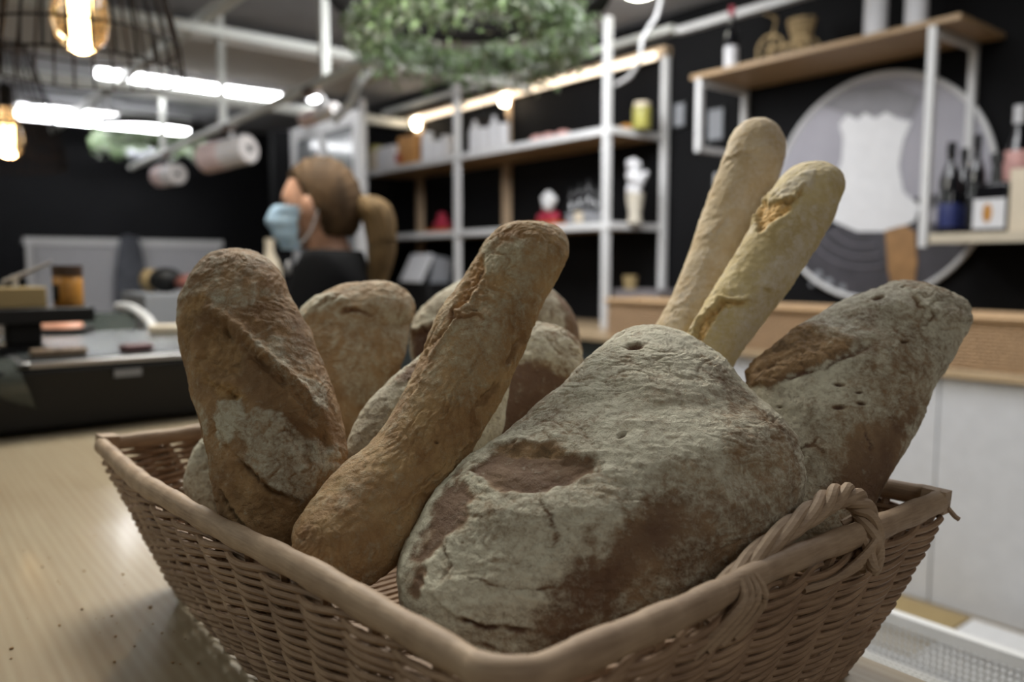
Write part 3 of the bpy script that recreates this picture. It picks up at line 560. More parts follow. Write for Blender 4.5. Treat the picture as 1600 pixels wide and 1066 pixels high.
# low unit with perforated tray on the staff side
ped = thing('staff_unit', (0.86, 0.2, 0), 'low white unit on the staff side of the counter', 'cabinet')
MB().box((0.61, -0.5, 0.0), (1.13, 0.95, 0.700)).build('body', M['white_shiny'], ped, bevel=0.004)
tray = thing('perforated_crate', (0.87, 0.2, 0.70), 'white perforated plastic crate at the bottom right, behind the counter edge', 'crate')
def perforated(mb, o, ex, ey, nx, ny, pitch, hole, th):
    """sheet with square-ish holes: grid of bars"""
    o = np.array(o, float); ex = np.array(ex, float); ey = np.array(ey, float); en = np.cross(ex, ey)
    def bar(u0, u1, v0, v1):
        q = [o+ex*u+ey*v+en*w for w in (0, th) for u, v in ((u0, v0), (u1, v0), (u1, v1), (u0, v1))]
        mb.add(q, [(0,3,2,1),(4,5,6,7),(0,1,5,4),(1,2,6,5),(2,3,7,6),(3,0,4,7)])
    b = pitch-hole
    for i in range(nx+1): bar(i*pitch, i*pitch+b, 0, ny*pitch+b)
    for j in range(ny+1):
        for i in range(nx): bar(i*pitch+b, (i+1)*pitch, j*pitch, j*pitch+b)
mb = MB(); perforated(mb, (1.10, -0.40, 0.704), (0, 1, 0), (0, 0, 1), 150, 6, 0.0085, 0.0046, 0.003); mb.box((1.096, -0.45, 0.755), (1.112, 0.9, 0.772)); mb.build('far_wall', M['white'], tray)
mb = MB(); perforated(mb, (0.66, -0.40, 0.702), (1, 0, 0), (0, 1, 0), 51, 150, 0.0085, 0.0046, 0.002)
mb.build('mesh_floor', M['white'], tray)
mb = MB(); mb.box((0.63, -0.45, 0.7), (0.645, 0.9, 0.772)); mb.box((0.63, 0.885, 0.70), (1.112, 0.9, 0.772)); mb.box((0.63, -0.45, 0.70), (1.112, -0.435, 0.772)); mb.build('frame', M['white'], tray)
single('cardboard_sheet', MB().box((2.55, 1.12, 0.0), (2.98, 1.9, 0.012)), M['brown_box'], 'brown cardboard sheet lying on the floor in front of the white cabinet', 'cardboard')
single('carton_lid', MB().box((2.45, 0.45, 0.0), (2.9, 1.08, 0.05)), M['white'], 'white carton lid lying flat on the floor at the right', 'lid', bevel=0.006)
# crumbs
mb = MB()
for k in range(60):
    x, y = (random.gauss(250, 60), random.gauss(925, 50)) if k < 36 else (random.uniform(10, 330), random.uniform(840, 1040))
    p = onZ(x, y, 0.95)
    if p[0] > 0.19: continue
    r = random.uniform(0.0004, 0.0012)*(1.6 if k % 9 == 0 else 1); mb.ball((p[0], p[1], 0.95+r*0.6), (r*1.4, r, r*0.7), 6, 4, rotm(random.random()*3))
tag(mb.build('bread_crumbs', BR_A), 'scattered brown bread crumbs on the counter left of the basket', 'crumbs', kind='stuff')

# ------------------------------------------------------------------ room shell
struct('floor', MB().box((-5, -4, -0.1), (4.0, 9.2, 0)), M['floor'])
struct('ceiling', MB().box((-5, -4, 2.76), (4.0, 9.2, 2.86)), M['ceiling'])
struct('wall_right', MB().box((3.85, -4, 0), (3.97, 9.2, 2.76)), M['black_wall'])
struct('wall_far', MB().box((-5, 9.0, 0), (3.85, 9.12, 2.76)), M['black_wall'])
struct('wall_left', MB().box((-5.1, -4, 0), (-5, 9.2, 2.76)), M['ceiling_tile'])
struct('wall_back', MB().box((-5, -4.1, 0), (3.97, -4, 2.76)), M['ceiling_tile'])
struct('trim_1', MB().box((3.80, -1.0, 2.62), (3.85, 3.2, 2.66)).box((3.79, 1.9, 2.60), (3.845, 2.02, 2.63)), M['white'])
struct('trim_2', MB().box((3.76, 3.2, 2.63), (3.85, 6.6, 2.67)), M['grey_beam'])
# beams and ceiling panels on the left (setting)
def beam_x(x0, x1, y, z, s, name): return struct(name, MB().box((x0, y-s/2, z-s/2), (x1, y+s/2, z+s/2)), M['grey_beam'], bevel=0.006)
beam_x(0.2, 3.7, 4.42, 2.50, 0.055, 'trim_3')
struct('trim_4', MB().box((1.43, 0.2, 2.53), (1.485, 8.9, 2.585)), M['grey_beam'], bevel=0.006)
beam_x(-1.5, 3.8, 6.2, 2.50, 0.07, 'trim_5')
struct('trim_6', MB().box((-1.5, 5.0, 2.60), (3.0, 5.9, 2.64)), M['ceiling_tile'])
struct('trim_7', MB().box((-1.5, 3.2, 2.70), (2.6, 3.9, 2.755)), M['dark_duct'])
# far left black partition and white back panel
struct('trim_8', MB().box((2.72, 6.6, 0), (3.85, 6.7, 2.4)), M['black_wall'])
bp_ = thing('white_back_panel', (1.6, 8.0, 0), 'pale grey back panel unit standing before the black far wall', 'panel')
MB().box((1.07, 8.0, 0.0), (2.72, 8.08, 1.44)).build('panel', M['panel_grey'], bp_)
MB().box((1.05, 7.97, 1.44), (2.74, 8.1, 1.50)).build('top_trim', M['white'], bp_)
MB().box((1.06, 7.95, 0.0), (1.10, 8.0, 1.44)).build('side_trim', M['white'], bp_)
ap = MB(); q = onY(203, 375, 7.9)
prof = []; na = 18
for i in range(15):
    t = i/14; wv = 0.075+0.055*math.sin(min(1, t*1.6)*math.pi/2); z = q[2]+0.03-0.74*t
    prof.append([(q[0]+wv*math.sin(2*math.pi*k/na)*(1+0.12*math.sin(5*2*math.pi*k/na+t*3)), 7.92+0.035*math.cos(2*math.pi*k/na), z) for k in range(na)])
ap.add(np.array(prof).reshape(-1, 3), [(i*na+k, i*na+(k+1) % na, (i+1)*na+(k+1) % na, (i+1)*na+k) for i in range(14) for k in range(na)]+[tuple(range(na))[::-1], tuple(range(14*na, 15*na))])
ap.cbox((q[0], 7.96, q[2]+0.035), (0.03, 0.06, 0.03))
single('hanging_apron', ap, M['apron'], 'blue-grey apron hanging against the pale back panel', 'apron')

# ------------------------------------------------------------------ refrigerated display case on the counter (left)
dc = thing('display_case', (0.35, 1.95, 0.95), 'black glass-topped countertop display case at the left', 'display case')
body = MB(); body.prism([(1.66, 0.958), (1.652, 1.02), (1.64, 1.075), (2.30, 1.085), (2.30, 0.958)], 0, 0.06, 0.60)
body.build('body', M['black'], dc, bevel=0.01)
for fx in (0.10, 0.52): MB().box((fx, 1.70, 0.9502), (fx+.05, 2.2, 0.96)).build('foot', M['black'], dc)
MB().box((0.195, 1.634, 1.077), (0.60, 1.662, 1.087)).box((0.195, 1.634, 1.077), (0.215, 2.3, 1.0875)).build('steel_edge', M['steel'], dc, bevel=0.002)
q0 = onY(178, 578, 1.64); q1 = onY(221, 586, 1.64)
MB().box((q0[0], 1.636, q1[2]), (q1[0], 1.646, q0[2])).build('badge_plate', M['grey'], dc)
MB().box((0.21, 1.665, 1.079), (0.59, 2.28, 1.090)).build('inner_deck', mat('dark_deck', (0.05, 0.055, 0.055), 0.25), dc)
# curved glass end frames
def arch(px):
    a = onZ(px[0][0], px[0][1], 1.09)
    return [P(x, y, d) for x, y, d in px]
m = MB(); m.tube(catmull([P(185,478,2.35), P(205,480,2.3), P(232,500,2.2), (P(240,525,2.1)), P(225,542,2.02), P(180,544,1.98)], 40), 0.010, 8, flat=1.3)
m.build('curved_trim', M['white'], dc)
m = MB(); g0 = P(50,492,2.35); g1 = P(215,486,2.3)
m.add([P(45,490,2.3), P(212,488,2.3), P(212,535,2.12), P(45,537,2.12), P(45,492,2.302), P(212,490,2.302), P(212,537,2.122), P(45,539,2.122)], [(0,1,2,3),(7,6,5,4),(0,4,5,1),(1,5,6,2),(2,6,7,3),(3,7,4,0)])
m.build('rear_glass', mat('smoked_glass', (0.06, 0.07, 0.065), 0.1, spec=0.5), dc)
# curved acrylic guard on the left of the case
q = onZ(45, 690, 0.951)
m = MB(); gu = [onZ(70, 672, 0.951), onY(45, 610, 1.62), onY(20, 560, 1.66)]
gp = catmull([np.array(gu[0]), np.array(gu[1]), np.array(gu[2])], 12); off = np.array([-0.20, 0.10, 0.0]); th_ = np.array([0, 0.003, 0])
vv = []; 
for p_ in gp: vv += [p_, p_+off, p_+off+th_, p_+th_]
m.add(vv, [(4*i+k, 4*i+(k+1) % 4, 4*i+4+(k+1) % 4, 4*i+4+k) for i in range(11) for k in range(4)]+[(0,1,2,3), (47,46,45,44)])
single('acrylic_guard', m, mat('smoked_acrylic', (0.10, 0.11, 0.10), 0.12, alpha=0.75), 'curved smoked acrylic guard standing left of the black display case', 'guard')
# items in / on the case
pk = MB(); pk.cbox(P(90,520,2.02)+np.array([0,0,0.0]), (0.11, 0.07, 0.02), rotm(0.3, 0.1, 0.15)); c = P(90,520,2.02)
mp_ = thing('meat_pack', (c[0], c[1], 1.09), 'pink meat slice on a black tray inside the display case', 'food')
MB().cbox((c[0], c[1], 1.097), (0.15, 0.10, 0.012), rotm(-0.5)).build('tray', M['black'], mp_, bevel=0.003)
MB().ball((c[0], c[1], 1.108), (0.062, 0.036, 0.017), 16, 8, rotm(-0.5, 0.2)).build('meat', M['meat'], mp_)
for (x, y, c_, nm, lb) in ((58, 527, 'yellow', 'green_pack', 'small green pack left of the pink meat in the display case'), (265, 520, 'yellow', 'cheese_pack', 'pale yellow pack at the right end of the display case')):
    c = P(x, y, 2.0); c[2] = 1.09
    single(nm, MB().cbox((c[0], c[1], 1.1015), (0.09 if x > 200 else 0.03, 0.05, 0.022), rotm(-0.4)), M['cream' if x > 200 else 'yellow'], lb, 'food', bevel=0.004)
for k, (x, y, mt, lb) in enumerate(((75, 550, 'cream', 'cream coloured pack at the front left of the display case'), (112, 549, 'orange', 'orange pack at the front of the display case'), (225, 545, 'red', 'red pack at the front right of the display case'))):
    c = onZ(x, y, 1.10); c = np.array([c[0], max(c[1], 1.70), 1.098]); single('deli_pack', MB().cbox(c, (0.055, 0.035, 0.014), rotm(0.1*k)), mat('deli_'+mt, (0.16, 0.11, 0.07) if k < 2 else (0.10, 0.04, 0.04), 0.5), lb, 'food', bevel=0.003)
# scale column with box, jar and papers (far left)
st = thing('scale_stand', (0.0, 1.62, 0.95), 'black stand at the left edge beside the display case', 'stand')
c = P(38, 560, 1.62); sx, sy = c[0], c[1]
st.location = (sx, sy, 1.0902)
MB().box((sx-0.05, sy-0.06, 1.0902), (sx+0.035, sy+0.06, 1.10)).build('foot', M['black'], st, bevel=0.004)
zt = P(40, 480, 1.62)[2]
MB().box((sx-0.03, sy-0.03, 1.10), (sx+0.03, sy+0.03, zt-0.03)).build('column', M['black'], st, bevel=0.004)
MB().box((sx-0.12, sy-0.07, zt-0.03), (sx+0.12, sy+0.07, zt)).build('platform', M['black'], st, bevel=0.003)
single('kraft_box', MB().cbox((sx-0.03, sy-0.01, zt+0.021), (0.135, 0.09, 0.04)), M['brown_box'], 'flat brown box on the black stand at the left edge', 'box', bevel=0.002)
c = P(102, 455, 1.62); jar = thing('honey_jar', (sx+0.085, sy, zt), 'amber jar with a dark lid and label beside the brown box', 'jar')
jx, jy = sx+0.085, sy+0.0
MB().lathe([(0.0, zt), (0.026, zt), (0.028, zt+0.004), (0.028, zt+0.058), (0.024, zt+0.064), (0.0, zt+0.064)], (jx, jy, 0), 24).build('glass_body', M['amber'], jar)
MB().lathe([(0.0, zt+0.062), (0.0285, zt+0.062), (0.0285, zt+0.084), (0.0, zt+0.084)], (jx, jy, 0), 24).build('lid', mat('brown_lid', (0.05, 0.025, 0.012), 0.4), jar)
dv = np.array([-_F[0], -_F[1], 0]); dv /= np.linalg.norm(dv); an = math.atan2(dv[1], dv[0])
MB().add([(jx+0.0286*math.cos(an+t), jy+0.0286*math.sin(an+t), zt+z_) for t in np.linspace(-0.9, -0.1, 8) for z_ in (0.012, 0.045)], [(2*i, 2*i+2, 2*i+3, 2*i+1) for i in range(7)]).build('label', M['black'], jar)
m = MB(); a_ = P(5, 440, 1.6); b_ = P(82, 408, 1.66); n_ = np.array([0, 0, 0.004]); w_ = np.array([0.0, 0.06, -0.012])
m.add([a_, b_, b_+w_, a_+w_, a_+n_, b_+n_, b_+w_+n_, a_+w_+n_], [(3,2,1,0),(4,5,6,7),(0,1,5,4),(1,2,6,5),(2,3,7,6),(3,0,4,7)])
q_ = (a_*0.75+b_*0.25); m.cbox((q_[0], q_[1]+0.02, (q_[2]+zt+0.038)/2), (0.01, 0.02, q_[2]-zt-0.038+0.004))
single('price_holder', m, M['label'], 'white slanted card holder above the brown box at the left edge', 'card holder')
# shapes behind the case: produce
c = P(258, 455, 2.6); tb = MB(); tb.cbox((c[0]+0.09, c[1]+0.08, 0.9505+0.11), (0.34, 0.3, 0.22)); single('produce_crate', tb, M['grey'], 'grey crate of produce behind the display case', 'crate', bevel=0.006)
c2 = (c[0]+0.02, c[1]+0.06, 1.17+0.042)
single('aubergine', MB().ball(c2, (0.055, 0.045, 0.042), 20, 12), M['black'], 'shiny dark aubergine on the grey crate behind the display case', 'vegetable')
single('cured_ham', MB().ball((c[0]+0.10, c[1]+0.02, 1.17+0.032), (0.07, 0.05, 0.032), 20, 12, rotm(0.4)), M['ham'], 'reddish cured ham on the grey crate, right of the aubergine', 'ham')
single('small_melon', MB().ball((c[0]+0.0, c[1]+0.17, 1.17+0.04), (0.035, 0.035, 0.04), 20, 12), M['rattan'], 'small dull yellow melon behind the aubergine', 'melon')

# ------------------------------------------------------------------ woman behind the counter
def person():
    hc = P(497, 322, 2.15)         # head centre
    fw = -_R.copy(); lf = np.array([-math.sin(YAW), -math.cos(YAW), 0.0]); up = np.array([0, 0, 1.0])
    B = np.stack([fw, lf, up], 1)
    loc = lambda q: hc+B@np.array(q, float)
    hz = hc[2]
    root = thing('person', (hc[0], hc[1], 0), 'woman in black top and blue face mask, ponytail, standing sideways behind the counter', 'person')
    def skin_mesh(chains, sub=1):
        """chains: lists of (pos, radius), first node shared by pos equality -> evaluated skin mesh"""
        V = []; Rr = []; E = []
        for ch in chains:
            prev = None
            for (p_, r_) in ch:
                p_ = tuple(np.round(p_, 5))
                if p_ in V: i = V.index(p_)
                else: V.append(p_); Rr.append(r_); i = len(V)-1
                if prev is not None: E.append((prev, i))
                prev = i
        me = bpy.data.meshes.new('tmp'); me.from_pydata(V, E, []); ob = bpy.data.objects.new('tmp', me); COL.objects.link(ob)
        ob.modifiers.new('s', 'SKIN'); sv = me.skin_vertices[0].data if len(me.skin_vertices) else None
        if sv is None:
            bpy.context.view_layer.objects.active = ob; bpy.ops.mesh.customdata_skin_add() if hasattr(bpy.ops.mesh, 'customdata_skin_add') else None
            sv = me.skin_vertices[0].data
        for i, r_ in enumerate(Rr):
            sv[i].radius = (r_, r_) if not isinstance(r_, tuple) else r_
        sv[0].use_root = True
        ss = ob.modifiers.new('u', 'SUBSURF'); ss.levels = sub
        dg = bpy.context.evaluated_depsgraph_get(); dg.update(); ev = ob.evaluated_get(dg).to_mesh()
        v = np.array([x.co[:] for x in ev.vertices]); f = [tuple(pl.vertices) for pl in ev.polygons]
        bpy.data.objects.remove(ob); return v, f
    # key joints, local: x forward, y her left (towards camera), z relative to head centre
    hip = loc((-0.03, 0, -0.72)); 
    sh = {s: loc((-0.035, s*0.16, -0.185)) for s in (1, -1)}; el = {s: loc((0.0, s*0.215, -0.49)) for s in (1, -1)}; wr = {s: loc((0.03, s*0.225, -0.72)) for s in (1, -1)}
    chest = loc((-0.035, 0, -0.29)); waist = loc((-0.03, 0, -0.52)); neckb = loc((-0.045, 0, -0.135)); neckt = loc((-0.018, 0, -0.10)); skull = loc((-0.005, 0, 0.0))
    body = [[(hip, .125), (waist, .105), (chest, .12), (neckb, .062), (neckt, .056), (skull, .06)]]
    for s in (1, -1):
        body.append([(chest, .12), (sh[s], .058), (el[s], .042), (wr[s], .026), (loc((0.045, s*0.22, -0.79)), .030)])
        kn = loc((0.0, s*0.10, -1.09)); an_ = loc((-0.03, s*0.10, -(hz-0.09)))
        body.append([(hip, .125), (loc((-0.02, s*0.09, -0.82)), .085), (kn, .058), (an_, .042), (loc((0.10, s*0.11, -(hz-0.035))), .035)])
    v, f = skin_mesh(body, 2)
    mb = MB(); mb.add(v, f)
    for s in (1, -1):   # five unequal curled fingers from each palm
        for k in range(4):
            x = 0.045+(1.5-k)*0.019; L_ = (0.062, 0.07, 0.066, 0.052)[k]
            q = [(x, s*0.22, -0.80), (x+0.002, s*0.218, -0.82-L_*.35), (x+0.002, s*0.205, -0.82-L_*.75), (x+0.001, s*0.190, -0.82-L_)]
            mb.tube([loc(a) for a in catmull(q, 10)], np.linspace(0.0095, 0.0075, 10), 8)
        q = [(0.06, s*0.21, -0.765), (0.085, s*0.20, -0.79), (0.09, s*0.192, -0.825)]
        mb.tube([loc(a) for a in catmull(q, 8)], np.linspace(0.011, 0.008, 8), 8)
    # head
    n, m_ = 40, 30; hv = []
    for i in range(m_+1):
        a = math.pi*i/m_
        for k in range(n):
            b = 2*math.pi*k/n; x = math.sin(a)*math.cos(b); y = math.sin(a)*math.sin(b); z = -math.cos(a)
            low = max(0, -z); X = x*(0.098-0.022*low*(1 if x < 0 else 0.1)); Y = y*(0.076-0.022*low**1.3); Z = z*0.118
            fr = max(0, x)**6
            X += fr*(0.024*math.exp(-((z+0.18)/0.16)**2)*math.exp(-(y/0.22)**2)      # nose
                 +0.006*math.exp(-((z-0.22)/0.14)**2)                                  # brow
                 -0.008*math.exp(-((z-0.02)/0.10)**2)*math.exp(-((abs(y)-0.35)/0.2)**2)  # eye sockets
                 +0.008*math.exp(-((z+0.52)/0.10)**2)*math.exp(-(y/0.35)**2)          # lips
                 +0.010*math.exp(-((z+0.85)/0.12)**2))
            hv.append(loc((X-0.004+(0.02*low if x > 0 else 0.012*low), Y, Z)))
    mb.add(hv, [(i*n+k, i*n+(k+1) % n, (i+1)*n+(k+1) % n, (i+1)*n+k) for i in range(m_) for k in range(n)])
    for s in (1, -1): mb.ball(loc((0.004, s*0.080, -0.008)), (0.021, 0.012, 0.034), 14, 10, B @ rotm(0.25*s))
    bo = mb.build('body', M['skin'], root)
    rm = bo.modifiers.new('join', 'REMESH'); rm.mode = 'VOXEL'; rm.voxel_size = 0.0055; rm.use_smooth_shade = True
    # eyes
    for s in (1, -1): MB().ball(loc((0.078, s*0.030, 0.004)), (0.011, 0.011, 0.011), 14, 10).build('eye', M['black'], root)
    # hair: a shell over skull and nape that dives into the head along the hairline
    hv = []; n, m_ = 64, 40
    for i in range(m_+1):
        a = math.pi*i/m_
        for k in range(n):
            b = 2*math.pi*k/n; x = math.sin(a)*math.cos(b); y = math.sin(a)*math.sin(b); z = math.cos(a)
            line = 0.62 if x > 0.55 else (0.62-(0.55-x)*1.4 if x > 0.0 else (-0.15 if x > -0.18 else -0.66))    # height of the hairline from brow to nape
            k_ = float(sstep(line-0.12, line+0.02, np.array(z))); sc_ = 0.80+0.20*k_
            f_ = 1+0.018*math.sin(math.atan2(z+.2, x)*26)
            hv.append((x*0.112*sc_*f_-0.010, y*0.087*sc_*f_, z*0.130*sc_*f_+0.002))
    hv = np.array(hv)
    MB().add(np.array([loc(q) for q in hv]), [(i*n+k, (i+1)*n+k, (i+1)*n+(k+1) % n, i*n+(k+1) % n) for i in range(m_) for k in range(n)]).build('hair', M['hair'], root, sharp=180)
    pt = catmull([(-0.10, 0, -0.0), (-0.135, 0.005, 0.005), (-0.165, 0.01, -0.04), (-0.17, 0.012, -0.13), (-0.155, 0.012, -0.22), (-0.15, 0.01, -0.30)], 40)
    tl = MB(); rr_ = np.interp(np.linspace(0, 1, 40), [0, .12, .3, .6, 1], [.018, .030, .045, .036, .008])
    for k in range(9):
        a = k*0.7; o_ = np.array([math.cos(a), math.sin(a), 0])
        tl.tube([loc(q+o_*r_*0.45) for q, r_ in zip(pt, rr_)], rr_*0.62, 10)
    tl.build('ponytail', M['hair_tail'], root)
    MB().tube([loc((-0.118, 0.026*math.cos(t), -0.002+0.026*math.sin(t))) for t in np.linspace(0, 2*math.pi, 20, endpoint=False)], 0.007, 8, closed=True).build('hair_tie', M['black'], root)
    # mask
    hv = []; n, m_ = 26, 16
    for i in range(m_+1):
        z = -0.008-0.108*i/m_
        for k in range(n+1):
            b = -1.25+2.5*k/n; t = i/m_
            rx = 0.094+0.030*math.exp(-(b/0.45)**2)*math.exp(-((t-0.28)/0.33)**2)+0.012*math.sin(math.pi*t)+0.006; ry = 0.076+0.004
            if t > .7: rx -= 0.03*(t-.7)
            hv.append((rx*math.cos(b)+0.008*t+0.002*math.sin(t*20), ry*math.sin(b)*(1-0.22*t), z+0.02*math.cos(b)*(1-t)*0.5))
    hv = np.array(hv); inn = hv.copy(); inn[:, :2] *= 0.97
    W_ = n+1; fs = [(i*W_+k, i*W_+k+1, (i+1)*W_+k+1, (i+1)*W_+k) for i in range(m_) for k in range(n)]; t_ = len(hv)
    fs += [tuple(t_+j for j in q[::-1]) for q in fs]
    mk = MB().add(np.array([loc(q) for q in np.concatenate([hv, inn])]), fs).build('face_mask', M['mask'], root, sharp=60)
    for s in (1, -1):
        for z0 in (-0.02, -0.105):
            MB().tube([loc(q) for q in catmull([(0.03, s*0.080, z0), (0.0, s*0.084, z0*0.6-0.005), (-0.022, s*0.084, -0.01)], 12)], 0.0022, 6).build('ear_loop', M['label'], mk)
    # black top and trousers
    top_ = [[(hip, .14), (waist, .123), (chest, .155), (neckb+np.array([0, 0, .012]), .082)]]
    for s in (1, -1): top_.append([(chest, .155), (sh[s], .082), (el[s], .058), (wr[s]+(el[s]-wr[s])*0.12, .04)])
    v, f = skin_mesh(top_, 2); MB().add(v, f).build('black_top', M['cloth_black'], root)
    tr = []
    for s in (1, -1): tr.append([(hip-np.array([0, 0, .02]), .14), (loc((-0.02, s*0.09, -0.82)), .10), (loc((0.0, s*0.10, -1.09)), .075), (loc((-0.03, s*0.10, -(hz-0.12))), .062)])
    v, f = skin_mesh(tr, 2); MB().add(v, f).build('trousers', M['cloth_black'], root)
    for s in (1, -1): MB().ball(loc((0.05, s*0.11, -(hz-0.04))), (0.14, 0.05, 0.042), 20, 10, B).build('shoe', M['black'], root)
    MB().ball(loc((0.068, 0.055, -0.165)), (0.008, 0.004, 0.020), 10, 8).build('mask_cord_end', M['label'], mk)
person()
bt = P(422, 425, 2.9)
single('cream_bottle', MB().lathe([(0, .951), (.04, .951), (.042, .96), (.042, bt[2]), (.03, bt[2]+.04), (.016, bt[2]+.07), (.016, bt[2]+.12), (0, bt[2]+.12)], (bt[0], bt[1], 0), 20), M['cream'], 'cream bottle standing behind the woman in black', 'bottle')
ut = thing('prep_table', (1.02, 2.85, 0), 'dark prep table behind the woman, carrying the produce crate', 'table')
MB().box((.64, 2.55, .92), (1.42, 3.15, .95)).build('table_top', M['black'], ut)
for lx in (.66, 1.36):
    for ly in (2.57, 3.09): MB().box((lx, ly, 0), (lx+.04, ly+.04, .92)).build('leg', M['black'], ut)

# ------------------------------------------------------------------ back counter along the right wall
bc = thing('back_counter', (3.4, 2.5, 0), 'long back counter with pale wood top against the black wall', 'counter')
MB().box((3.0, -1.5, 0.86), (3.845, 6.55, 0.89)).build('worktop', mat('counter_wood_far', (0.42, 0.31, 0.19), 0.4, var=0.15, scale=14, stretch=(8, 0.6, 8)), bc, bevel=0.003)
MB().box((3.06, 2.4, 0), (3.84, 6.5, 0.86)).build('plinth', mat('dark_green_panel', (0.045, 0.055, 0.055), 0.6), bc)
for k in range(7):
    y0 = 2.40-0.56*k; d_ = MB().box((3.03, y0-0.555, 0.003), (3.05, y0, 0.858)).build('cabinet_door', M['white_shiny'], bc, bevel=0.002)
MB().box((3.052, -1.5, 0.0), (3.84, 2.39, 0.859)).build('carcass', M['white'], bc)

# wicker trays in a row on the counter's front edge
def wicker_tray(label, y0, y1):
    x0, x1, z0, z1 = 3.02, 3.28, 0.892, 1.085
    t = thing('wicker_tray', ((x0+x1)/2, (y0+y1)/2, z0), label, 'basket', 'long wicker trays on the back counter')
    t.location.z = 0.89
    m = MB(); nz_ = 14
    for i in range(nz_):
        z = z0+(z1-z0-0.02)*(i+0.5)/nz_; nn_ = int((y1-y0)/0.02); L_ = []
        c_ = [(x0+0.01, y0+0.01), (x1-0.01, y0+0.01), (x1-0.01, y1-0.01), (x0+0.01, y1-0.01), (x0+0.01, y0+0.01)]
        for a in range(4):
            for s_ in np.linspace(0, 1, 40, endpoint=False):
                px_, py_ = c_[a][0]*(1-s_)+c_[a+1][0]*s_, c_[a][1]*(1-s_)+c_[a+1][1]*s_; w_ = 0.004*(1 if (int(s_*40)+i) % 2 else -1)
                L_.append((px_+(w_ if a in (1, 3) else 0), py_+(w_ if a in (0, 2) else 0), z))
        m.tube(L_, 0.0068, 5, closed=True)
    m.build('woven_wall', M['tray_wicker'], t)
    m = MB()
    for a in range(4):
        p0 = [(x0, y0), (x1, y0), (x1, y1), (x0, y1)][a]; p1 = [(x1, y0), (x1, y1), (x0, y1), (x0, y0)][a]
        m.tube([(p0[0], p0[1], z1-0.008), (p1[0], p1[1], z1-0.008)], 0.012, 8)
    m.build('rim', mat('tray_rim', (0.46, 0.30, 0.16), 0.6), t)
    MB().box((x0+.012, y0+.012, z0-0.001), (x1-.012, y1-.012, z0+.012)).build('base', M['tray_wicker'], t)
wicker_tray('wicker tray on the back counter, furthest left, beside the white post', 2.24, 2.98)
wicker_tray('wicker tray on the back counter below the round picture', 1.46, 2.20)
wicker_tray('wicker tray on the back counter at the right edge of the picture', 0.68, 1.42)
c = onZ(925, 500, 0.89); single('small_cup', MB().lathe([(0, .89), (.03, .89), (.035, .95), (0.03, .95), (0.0, .948)], (3.15, 3.55, 0), 20), M['white'], 'small white cup on the back counter left of the trays', 'cup')

# ------------------------------------------------------------------ white rack with wood shelves
rk = thing('shelf_rack', (3.58, 4.75, 0.89), 'white steel and wood shelf rack standing on the back counter', 'shelf rack')
XF, XB = 3.35, 3.80; YS = (3.31, 4.81, 6.20)
for y in YS: MB().box((XF-.02, y-.02, .89), (XF+.02, y+.02, 2.66)).build('front_post', M['white'], rk, bevel=.003)
MB().box((XB-.02, YS[0]-.06, .89), (XB+.02, YS[0]-.02, 2.55)).build('rear_post', M['white'], rk, bevel=.003)
for y in (4.80, 6.02): MB().box((XB-.03, y-.03, .89), (XB+.02, y+.03, 2.50)).build('wooden_rear_post', M['pine'], rk, bevel=.003)
for z in (2.035, 1.495):
    s_ = MB().box((XF, YS[0]-.02, z-.015), (XB+.02, YS[2], z+.012)).build('shelf', M['shelf_wood'], rk)
    MB().box((XF-.022, YS[0]-.04, z-.026), (XF+.0, YS[2], z+.016)).box((XF-.0, YS[0]-.042, z-.026), (XB+.02, YS[0]-.021, z+.016)).build('edge_rail', M['white'], s_, bevel=.002)
MB().box((XB-.04, YS[0]-.06, 2.505), (XB+.03, YS[2], 2.56)).build('top_beam', M['pine'], rk)
MB().box((XB-.048, YS[0]+.0, 2.490), (XB-.0405, YS[2]-.1, 2.535)).build('led_strip', M['led'], rk)  # glowing strip added to make the wooden beam look lit
for y in (4.76, 5.98): MB().ball((XB-.06, y, 2.47), (.035, .035, .05), 14, 10).build('led_spot', M['led_spot'], rk)
# shelf things
def jar_shape(x, y, z, r, h, body, lid, name, label, cat='jar', group=None, n=18):
    t = thing(name, (x, y, z), label, cat, group)
    MB().lathe([(0, z), (r*.95, z), (r, z+.006), (r, z+h*.78), (r*.85, z+h*.84), (0, z+h*.84)], (x, y, 0), n).build('glass_body', body, t)
    MB().lathe([(0, z+h*.82), (r*.88, z+h*.82), (r*.88, z+h), (0, z+h)], (x, y, 0), n).build('lid', lid, t); return t
def bottle(x, y, z, r, h, glass, lab, name, label, group=None, neck=.32, cap=None, labr=(.12, .5)):
    t = thing(name, (x, y, z), label, 'bottle', group); hb = h*(1-neck)
    MB().lathe([(0, z), (r*.95, z), (r, z+.008), (r, z+hb*.88), (r*.75, z+hb), (r*.38, z+hb+.10*h), (r*.36, z+h*.97), (0, z+h*.97)], (x, y, 0), 20).build('glass_body', glass, t)
    MB().lathe([(r*1.015, z+hb*labr[0]), (r*1.02, z+hb*labr[0]+.001), (r*1.02, z+hb*labr[1]), (r*1.015, z+hb*labr[1]+.001)], (x, y, 0), 24).build('label', lab, t)
    MB().lathe([(0, z+h*.86), (r*.42, z+h*.86), (r*.42, z+h), (0, z+h)], (x, y, 0), 14).build('cap', cap or M['black'], t); return t
Z1, Z2 = 2.047+.001, 1.507+.001
Ysh = lambda px, y, x=3.5: onX(px, y, x)[1]
single('rose_box', MB().box((3.42, Ysh(630, 230)+.02, Z1), (3.56, Ysh(600, 230)-.02, Z1+.20)), M['label'], 'white box with a red mark at the left end of the upper shelf', 'box', bevel=.004)
c = onX(622, 245, 3.418); tagm = single('red_rose_mark', MB().box((3.414, c[1]-.03, Z1+.05), (3.4195, c[1]+.03, Z1+.12)), M['red'], 'red mark on the white box at the left end of the upper shelf', 'sticker')
